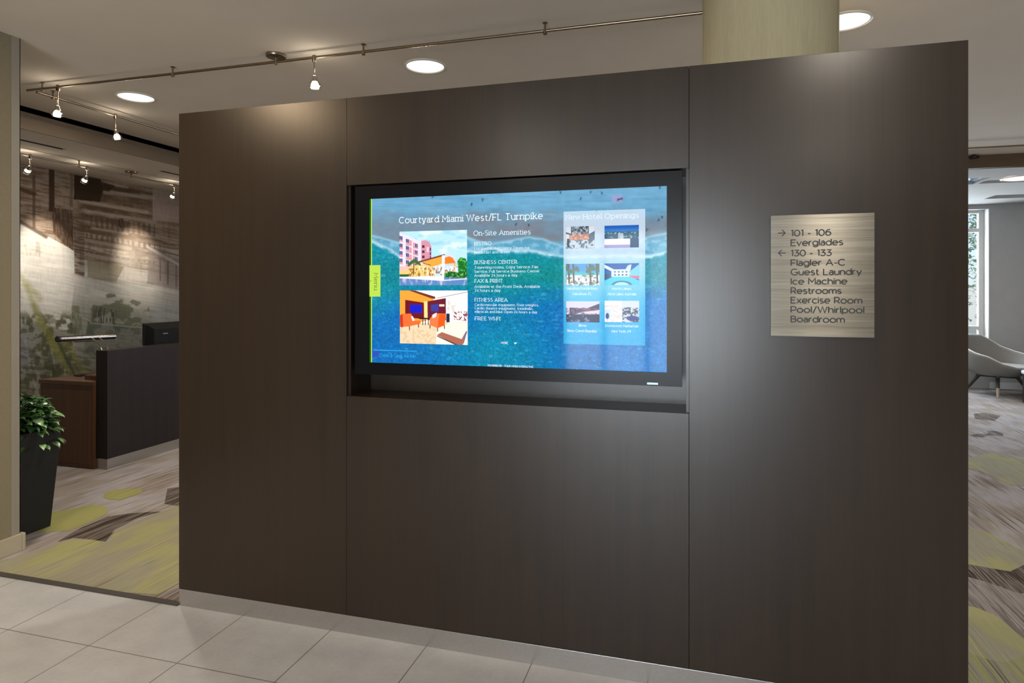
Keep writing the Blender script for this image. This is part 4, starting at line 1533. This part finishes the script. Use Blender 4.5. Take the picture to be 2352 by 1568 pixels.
    c.mix(low * sstep(.42, .56, fbm(u / 44, v / 30, 171)) * .8, (84, 84, 58))
    c.mix(low * sstep(.56, .7, fbm(u / 26, v / 70, 181)) * .6, (186, 182, 176))
    c.mix(low * np.exp(-((u - 40) / 70) ** 2 - ((v - 1270) / 120) ** 2) * .8, (150, 148, 156))
    low2 = sstep(1200, 1260, v)
    c.mix(low2 * sstep(.48, .6, fbm(u / 50, sk / 14, 191)) * .6, (86, 88, 70))
    for (x0, y0, x1, y1, wd, a) in ((20, 760, 150, 900, 40, .45), (140, 1040, 300, 1260, 46, .8), (215, 1180, 372, 1400, 50, .9), (320, 1190, 450, 1400, 34, .75),
                                    (110, 940, 170, 1090, 40, .6), (60, 820, 120, 980, 30, .5)):
        c.line(x0, y0, x1, y1, wd, (138, 138, 66), a * .7, wd * .9)
    c.line(270, 1190, 370, 1390, 20, (72, 80, 70), .7, 12)
    c.line(200, 1200, 240, 1390, 16, (72, 78, 52), .6, 12)
    c.mix(sstep(1000, 1300, v) * sstep(420, 470, u) * .0, (0, 0, 0))
    c.c = c.c * (1 + .10 * (n4 - .5)[..., None] + .22 * (n3 - .5)[..., None])
    return c.c


def mural_mat():
    m, nt, b = nodes('printed_wallcovering')
    a = nt.nodes.new('ShaderNodeAttribute')
    a.attribute_name = 'picture'
    nt.links.new(a.outputs['Color'], b.inputs['Base Color'])
    b.inputs['Roughness'].default_value = .75
    b.inputs['Specular IOR Level'].default_value = .25
    return m


mu = picture('mural', (MX + .003, 4.4, LZ), (MX + .003, 7.6, LZ), (MX + .003, 4.4, .0), 520, 400, mural, mural_mat())
tag(mu, 'printed wall mural of a brown and green city view behind the front desk', 'mural')

# ------------------------------------------------------------------ front desk
dk = thing('reception_desk', 'dark front desk with a tall front panel and a brown side counter', 'desk', (-4.9, 5.4, 0))
DX0, DX1, DY0, DY1, DZ = -4.84, -4.72, 4.19, 7.2, .994
MB().box(DX0, DX1, DY0, DY1, .09, DZ).build('front_panel', M['desk_dark'], dk, bevel=.002)
MB().box(DX0 + .002, DX1 - .002, DY0 + .002, DY1, 0, .09).build('kick_plate', M['steel'], dk, label='brushed metal kick plate')
mb = MB()
mb.box(-5.43, DX0, 4.17, 4.20, .003, .70)
ep = mb.build('end_panel', M['desk_brown'], dk, bevel=.002, label='brown wooden end panel')
MB().box(-5.395, -4.875, 4.166, 4.172, .04, .655).build('end_panel_inset', M['desk_brown'], ep, bevel=.002)
MB().box(-5.44, DX0, 4.16, DY1, .70, .733).build('worktop', M['desk_brown'], dk, bevel=.002, label='brown wooden worktop')
t = tag(MB().box(-5.07, DX0 - .006, 4.28, 4.75, .733, .768).build('desk_riser', M['desk_brown'], bevel=.003),
        'low brown wooden riser on the desk worktop, against the tall front panel', 'riser')
ph = thing('card_terminal', 'small flat black device lying on the brown desk worktop', 'device', (-5.30, 4.47, .733))
MB().box(-5.33, -5.25, 4.39, 4.53, .733, .746).build('body', M['black'], ph, bevel=.004)
MB().box(-5.32, -5.26, 4.41, 4.47, .746, .748).build('keypad', M['black_matte'], ph)

# tube lamp
dl = thing('desk_lamp', 'chrome tube lamp on two thin curved arms above the front desk', 'lamp', (-5.06, 4.55, .768))
A, B = Vector((-5.2, 4.136, 1.084)), Vector((-5.2, 4.69, 1.069))
MB().tube([A + (B - A) * .03, B], .024, 20).build('lamp_tube', M['tube'], dl, smooth=True)
MB().tube([A, A + (B - A) * .035], .026, 20).build('end_cap', M['black'], dl, smooth=True)
MB().tube([A + (B - A) * .28 + Vector((0, 0, -.026)), A + (B - A) * .62 + Vector((0, 0, -.026))], .008, 10).build('switch_bar', M['nickel'], dl, smooth=True)
for (ya, yb) in ((4.436, 4.385), (4.51, 4.44)):
    pts = []
    for k in range(15):
        a = PI / 2 * k / 14
        pts.append((-5.2 + .25 * math.sin(a), ya + (yb - ya) * math.sin(a), 1.075 - .297 * (1 - math.cos(a))))
    MB().tube(pts, .0045, 8).build('arm', M['chrome'], dl, smooth=True)
MB().lathe([(.07, 0), (.07, .010), (.055, .016), (.01, .018)], (-4.95, 4.41, .768), 28).build('base', M['chrome'], dl, smooth=True)

# monitor seen from behind
mo = thing('monitor', 'black desktop monitor seen from behind above the front desk panel', 'monitor', (-5.0, 5.16, .733))
q0, q1 = (-5.03, 4.865), (-5.03, 5.47)
mb = MB()
mb.box(-5.06, -5.03, q0[1], q1[1], .86, 1.185)
mb.build('screen_frame', M['black'], mo, bevel=.006)
m2 = MB()
m2.add([(-5.03, q0[1] + .01, .87), (-5.03, q1[1] - .01, .87), (-5.03, q1[1] - .01, 1.18), (-5.03, q0[1] + .01, 1.18),
        (-4.965, q0[1] + .05, .90), (-4.965, q1[1] - .05, .90), (-4.965, q1[1] - .05, 1.13), (-4.965, q0[1] + .05, 1.13)],
       [(0, 1, 5, 4), (1, 2, 6, 5), (2, 3, 7, 6), (3, 0, 4, 7), (4, 5, 6, 7)])
hs = m2.build('rear_housing', M['black_matte'], mo, bevel=.003)
mb = MB()
for k in range(5):
    mb.box(-4.9648, -4.964, 5.02 + k * .012, 5.028 + k * .012, 1.075, 1.083)
mb.build('badge', M['alu'], mo, label='small grey badge')
MB().box(-5.02, -4.99, 5.10, 5.20, .745, .90).build('stand', M['black'], mo)
MB().box(-5.12, -4.90, 5.02, 5.28, .733, .747).build('base', M['black'], mo, bevel=.004)


# ------------------------------------------------------------------ leafy plant
def leaves_mesh(name, items, mat, parent, kind=None):
    """items: (position, direction, up, length, width, tone)"""
    V, Fc, T = [], [], []
    prof = ((0, .0, .0), (.12, .38, .05), (.35, .5, .07), (.65, .36, .04), (.88, .15, -.03), (1.0, 0, -.10))
    for (p, d, up, L, Wd, tone) in items:
        d = Vector(d).normalized()
        sd = d.cross(Vector(up)).normalized()
        u2 = sd.cross(d).normalized()
        o = len(V)
        for (t, w_, h) in prof:
            c = Vector(p) + d * L * t + u2 * L * h
            if w_ == 0:
                V.append(c)
            else:
                V.append(c + sd * Wd * w_ + u2 * L * .07)
                V.append(c)
                V.append(c - sd * Wd * w_ + u2 * L * .07)
        n = len(V) - o
        T += [tone] * n
        i = o
        Fc += [(o, o + 1, o + 2), (o, o + 2, o + 3)]
        for k in range(3):
            a = o + 1 + 3 * k
            Fc += [(a, a + 3, a + 4, a + 1), (a + 1, a + 4, a + 5, a + 2)]
        a = o + 10
        Fc += [(a, o + 13, a + 1), (a + 1, o + 13, a + 2)]
    me = bpy.data.meshes.new(name)
    me.from_pydata(V, [], Fc)
    at = me.attributes.new('tone', 'FLOAT', 'POINT')
    at.data.foreach_set('value', np.array(T, np.float32))
    me.materials.append(mat)
    for p in me.polygons:
        p.use_smooth = True
    o = bpy.data.objects.new(name, me)
    COL.objects.link(o)
    attach(o, parent)
    if kind:
        o['kind'] = kind
    return o


PX, PY = -4.06, 2.975
pp = thing('potted_plant', 'leafy green plant in a tall black tapered planter behind the beige wall', 'potted plant', (PX, PY, 0))
m = MB()
hb, ht, th, H = .118, .160, .018, .63
rings = [(hb, .002), (ht, H), (ht - th, H), (ht - th, H - .06)]
vs = []
for (h, z) in rings:
    vs += [(PX - h, PY - h, z), (PX + h, PY - h, z), (PX + h, PY + h, z), (PX - h, PY + h, z)]
fs = [(3, 2, 1, 0)]
for r in range(3):
    for k in range(4):
        k2 = (k + 1) % 4
        fs.append((r * 4 + k, r * 4 + k2, r * 4 + 4 + k2, r * 4 + 4 + k))
m.add(vs, fs)
m.build('planter', M['planter'], pp, bevel=.003)
MB().box(PX - ht + th, PX + ht - th, PY - ht + th, PY + ht - th, H - .065, H - .035).build('soil', M['soil'], pp)
rs = random.Random(3)
items, stems = [], MB()
for k in range(300):
    az = rs.uniform(0, 2 * PI)
    el = math.asin(rs.uniform(-.12, 1.0))
    R = rs.uniform(.55, 1.0)
    p = Vector((PX + .18 * R * math.cos(az) * math.cos(el), PY + .18 * R * math.sin(az) * math.cos(el), H + .03 + .19 * R * math.sin(el)))
    d = Vector((math.cos(az) + rs.uniform(-.6, .6), math.sin(az) + rs.uniform(-.6, .6), rs.uniform(-.7, .5)))
    L = rs.uniform(.045, .085)
    items.append((p, d, (rs.uniform(-.4, .4), rs.uniform(-.4, .4), 1), L, L * rs.uniform(.55, .8), rs.random() ** 1.3))
    if k % 5 == 0:
        stems.tube([(PX + rs.uniform(-.06, .06), PY + rs.uniform(-.06, .06), H - .04), tuple(p * .5 + Vector((PX, PY, H + .1)) * .5), tuple(p)], .0022, 5)
for k in range(7):        # trailing tips over the rim
    az = rs.uniform(0, 2 * PI) if k > 5 else rs.uniform(-.8, 1.6)
    for j in range(4):
        r = .13 + .022 * j
        p = Vector((PX + r * math.cos(az) * 1.1, PY + r * math.sin(az), H + .05 - .014 * j * j + rs.uniform(-.01, .01)))
        L = rs.uniform(.05, .075)
        items.append((p, (math.cos(az) + rs.uniform(-.5, .5), math.sin(az) + rs.uniform(-.5, .5), -.35), (0, 0, 1), L, L * .6, rs.uniform(.4, 1)))
# keep clear of the wall end in front
items = [it for it in items if not (it[0].y < 2.83 and it[0].x < -3.68)]
leaves_mesh('foliage', items, M['leaf'], pp)
stems.build('stems', M['leaf'], pp, smooth=True)

# ------------------------------------------------------------------ lounge chair and table
CHX, CHY = 4.17, 10.80
FD = Vector((.60, -.80, 0)).normalized()
SD = Vector((-FD.y, FD.x, 0))
ch = thing('lounge_chair', 'pale grey tub lounge chair on dark splayed legs by the window', 'chair', (CHX, CHY, 0))
C0 = Vector((CHX, CHY, 0))


def at_ang(phi, r, z):
    return C0 + (FD * math.cos(phi) + SD * math.sin(phi)) * r + Vector((0, 0, z))


def rim(phi):
    a = abs(math.degrees(phi))
    xs = [0, 28, 50, 72, 95, 118, 135, 150, 180]
    zs = [.415, .425, .47, .56, .60, .66, .75, .82, .83]
    rr = [.43, .45, .46, .45, .44, .44, .45, .46, .46]
    return float(np.interp(a, xs, zs)), float(np.interp(a, xs, rr))


NP = 72
vs, fs = [], []
for i in range(NP):
    phi = -PI + 2 * PI * i / NP
    z, r = rim(phi)
    prof = [(.16, .275), (.27, .285), (.345, .315), (.39 + (r - .42) * .5, .38 if z > .45 else .36)]
    zt = z
    prof.append((r - .005, zt - .03 if zt > .42 else zt - .02))
    prof.append((r, zt - .006))
    prof.append((r - .018, zt + .006))
    prof.append((r - .042, zt - .004))
    prof.append((r - .05, zt - .03 if zt > .46 else zt - .02))
    prof.append((.35, min(.42, zt - .01)))
    prof.append((.30, .385))
    for (a, b) in prof:
        vs.append(at_ang(phi, a, b))
npf = 11
for i in range(NP):
    j = (i + 1) % NP
    for k in range(npf - 1):
        fs.append((i * npf + k, j * npf + k, j * npf + k + 1, i * npf + k + 1))
m = MB()
m.add(vs, fs)
m.add([at_ang(-PI + 2 * PI * i / NP, .16, .275) for i in range(NP)], [tuple(range(NP))])
sh = m.build('shell', M['chair'], ch, smooth='all')
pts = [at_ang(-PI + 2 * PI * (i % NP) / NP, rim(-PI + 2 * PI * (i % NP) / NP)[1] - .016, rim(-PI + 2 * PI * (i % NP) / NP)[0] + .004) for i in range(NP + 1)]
MB().tube(pts, .010, 8, caps=False).build('rim_highlight', M['rim_highlight'], sh, smooth=True, label='pale tube standing in for the window-lit highlight along the rim')  # added tube: the rim's bright window-lit edge as pale geometry
m = MB()
sv, sf = [], []
for (k, z) in ((0.345, .37), (.352, .40), (.335, .428), (.25, .437), (.08, .44)):
    for i in range(40):
        phi = 2 * PI * i / 40
        st = 1.14 if math.cos(phi) > .3 else 1.0
        sv.append(at_ang(phi, k * (1 + .10 * max(0, math.cos(phi))), z))
for k in range(4):
    for i in range(40):
        j = (i + 1) % 40
        sf.append((k * 40 + i, k * 40 + j, k * 40 + 40 + j, k * 40 + 40 + i))
sf.append(tuple(160 + i for i in range(40)))
m.add(sv, sf)
m.build('seat_cushion', M['seat'], ch, smooth=True)
m = MB()
VD = Vector((.359, .933, 0))
RDv = Vector((.933, -.359, 0))
for d in (VD, RDv):
    m.tube([C0 - d * .25 + Vector((0, 0, .262)), C0 + d * .25 + Vector((0, 0, .262))], .02, 10)
m.build('base_cross', M['leg'], ch, smooth=True)
for d in (VD, -VD, RDv, -RDv):
    a, b = C0 + d * .22 + Vector((0, 0, .265)), C0 + d * .40 + Vector((0, 0, .0))
    mid = a + (b - a) * .55
    l = MB().tube([a, mid], [.026, .021], 12).build('leg', M['leg'], ch, smooth=True)
    MB().tube([mid, b], [.021, .014], 12).build('foot', M['foot'] if d == -VD else M['leg'], l, smooth=True)

TBX, TBY = 4.46, 10.03
tb = thing('side_table', 'round white topped side table on a black drum base beside the lounge chair', 'table', (TBX, TBY, 0))
MB().lathe([(.29, .385), (.30, .392), (.30, .418), (.295, .424)], (TBX, TBY, 0), 56).build('tabletop', M['marble'], tb, smooth=True, label='round white stone top')
MB().lathe([(.285, .004), (.285, .385)], (TBX, TBY, 0), 56).build('drum_base', M['tabledark'], tb, smooth=True)
fl = MB()

# sensor on the beam
sn = thing('ceiling_sensor', 'tiny black sensor on the dark brown beam beside the dark wall', 'sensor', (2.86, BY - .03, 2.925))
MB().lathe([(.03, -.012), (.045, -.004), (.045, .012)], (2.86, BY - .06, 2.92), 20).build('body', M['black'], sn, smooth=True)
MB().box(2.85, 2.87, BY - .06, BY - .02, 2.922, CZ).build('bracket', M['black'], sn)

# ------------------------------------------------------------------ trees outside the window
def tree(x, y, h, r, seed, label):
    t = thing('tree', label, 'tree', (x, y, -.2), 'trees outside the lounge window')
    MB().tube([(x, y, -.2), (x + .06, y, h * .35), (x - .03, y + .05, h * .75)], [.14, .11, .05], 12).build('trunk', M['bark'], t, smooth=True)
    rs = random.Random(seed)
    it = []
    for k in range(1100):
        u = Vector((rs.gauss(0, 1), rs.gauss(0, 1), rs.gauss(0, 1))).normalized() * r * rs.uniform(.35, 1) ** .6
        p = Vector((x, y, h * .62)) + Vector((u.x, u.y, u.z * 1.3))
        d = Vector((rs.uniform(-1, 1), rs.uniform(-1, 1), rs.uniform(-1, .4)))
        it.append((p, d, (rs.uniform(-.5, .5), rs.uniform(-.5, .5), 1), rs.uniform(.09, .15), rs.uniform(.05, .09), rs.random()))
    leaves_mesh('foliage', it, M['tree_leaf'], t)


tree(6.35, 16.2, 3.6, 1.25, 21, 'green leafy tree outside the lounge window, nearer of two')
tree(8.2, 20.0, 5.2, 1.7, 22, 'green leafy tree outside the lounge window, farther of two')
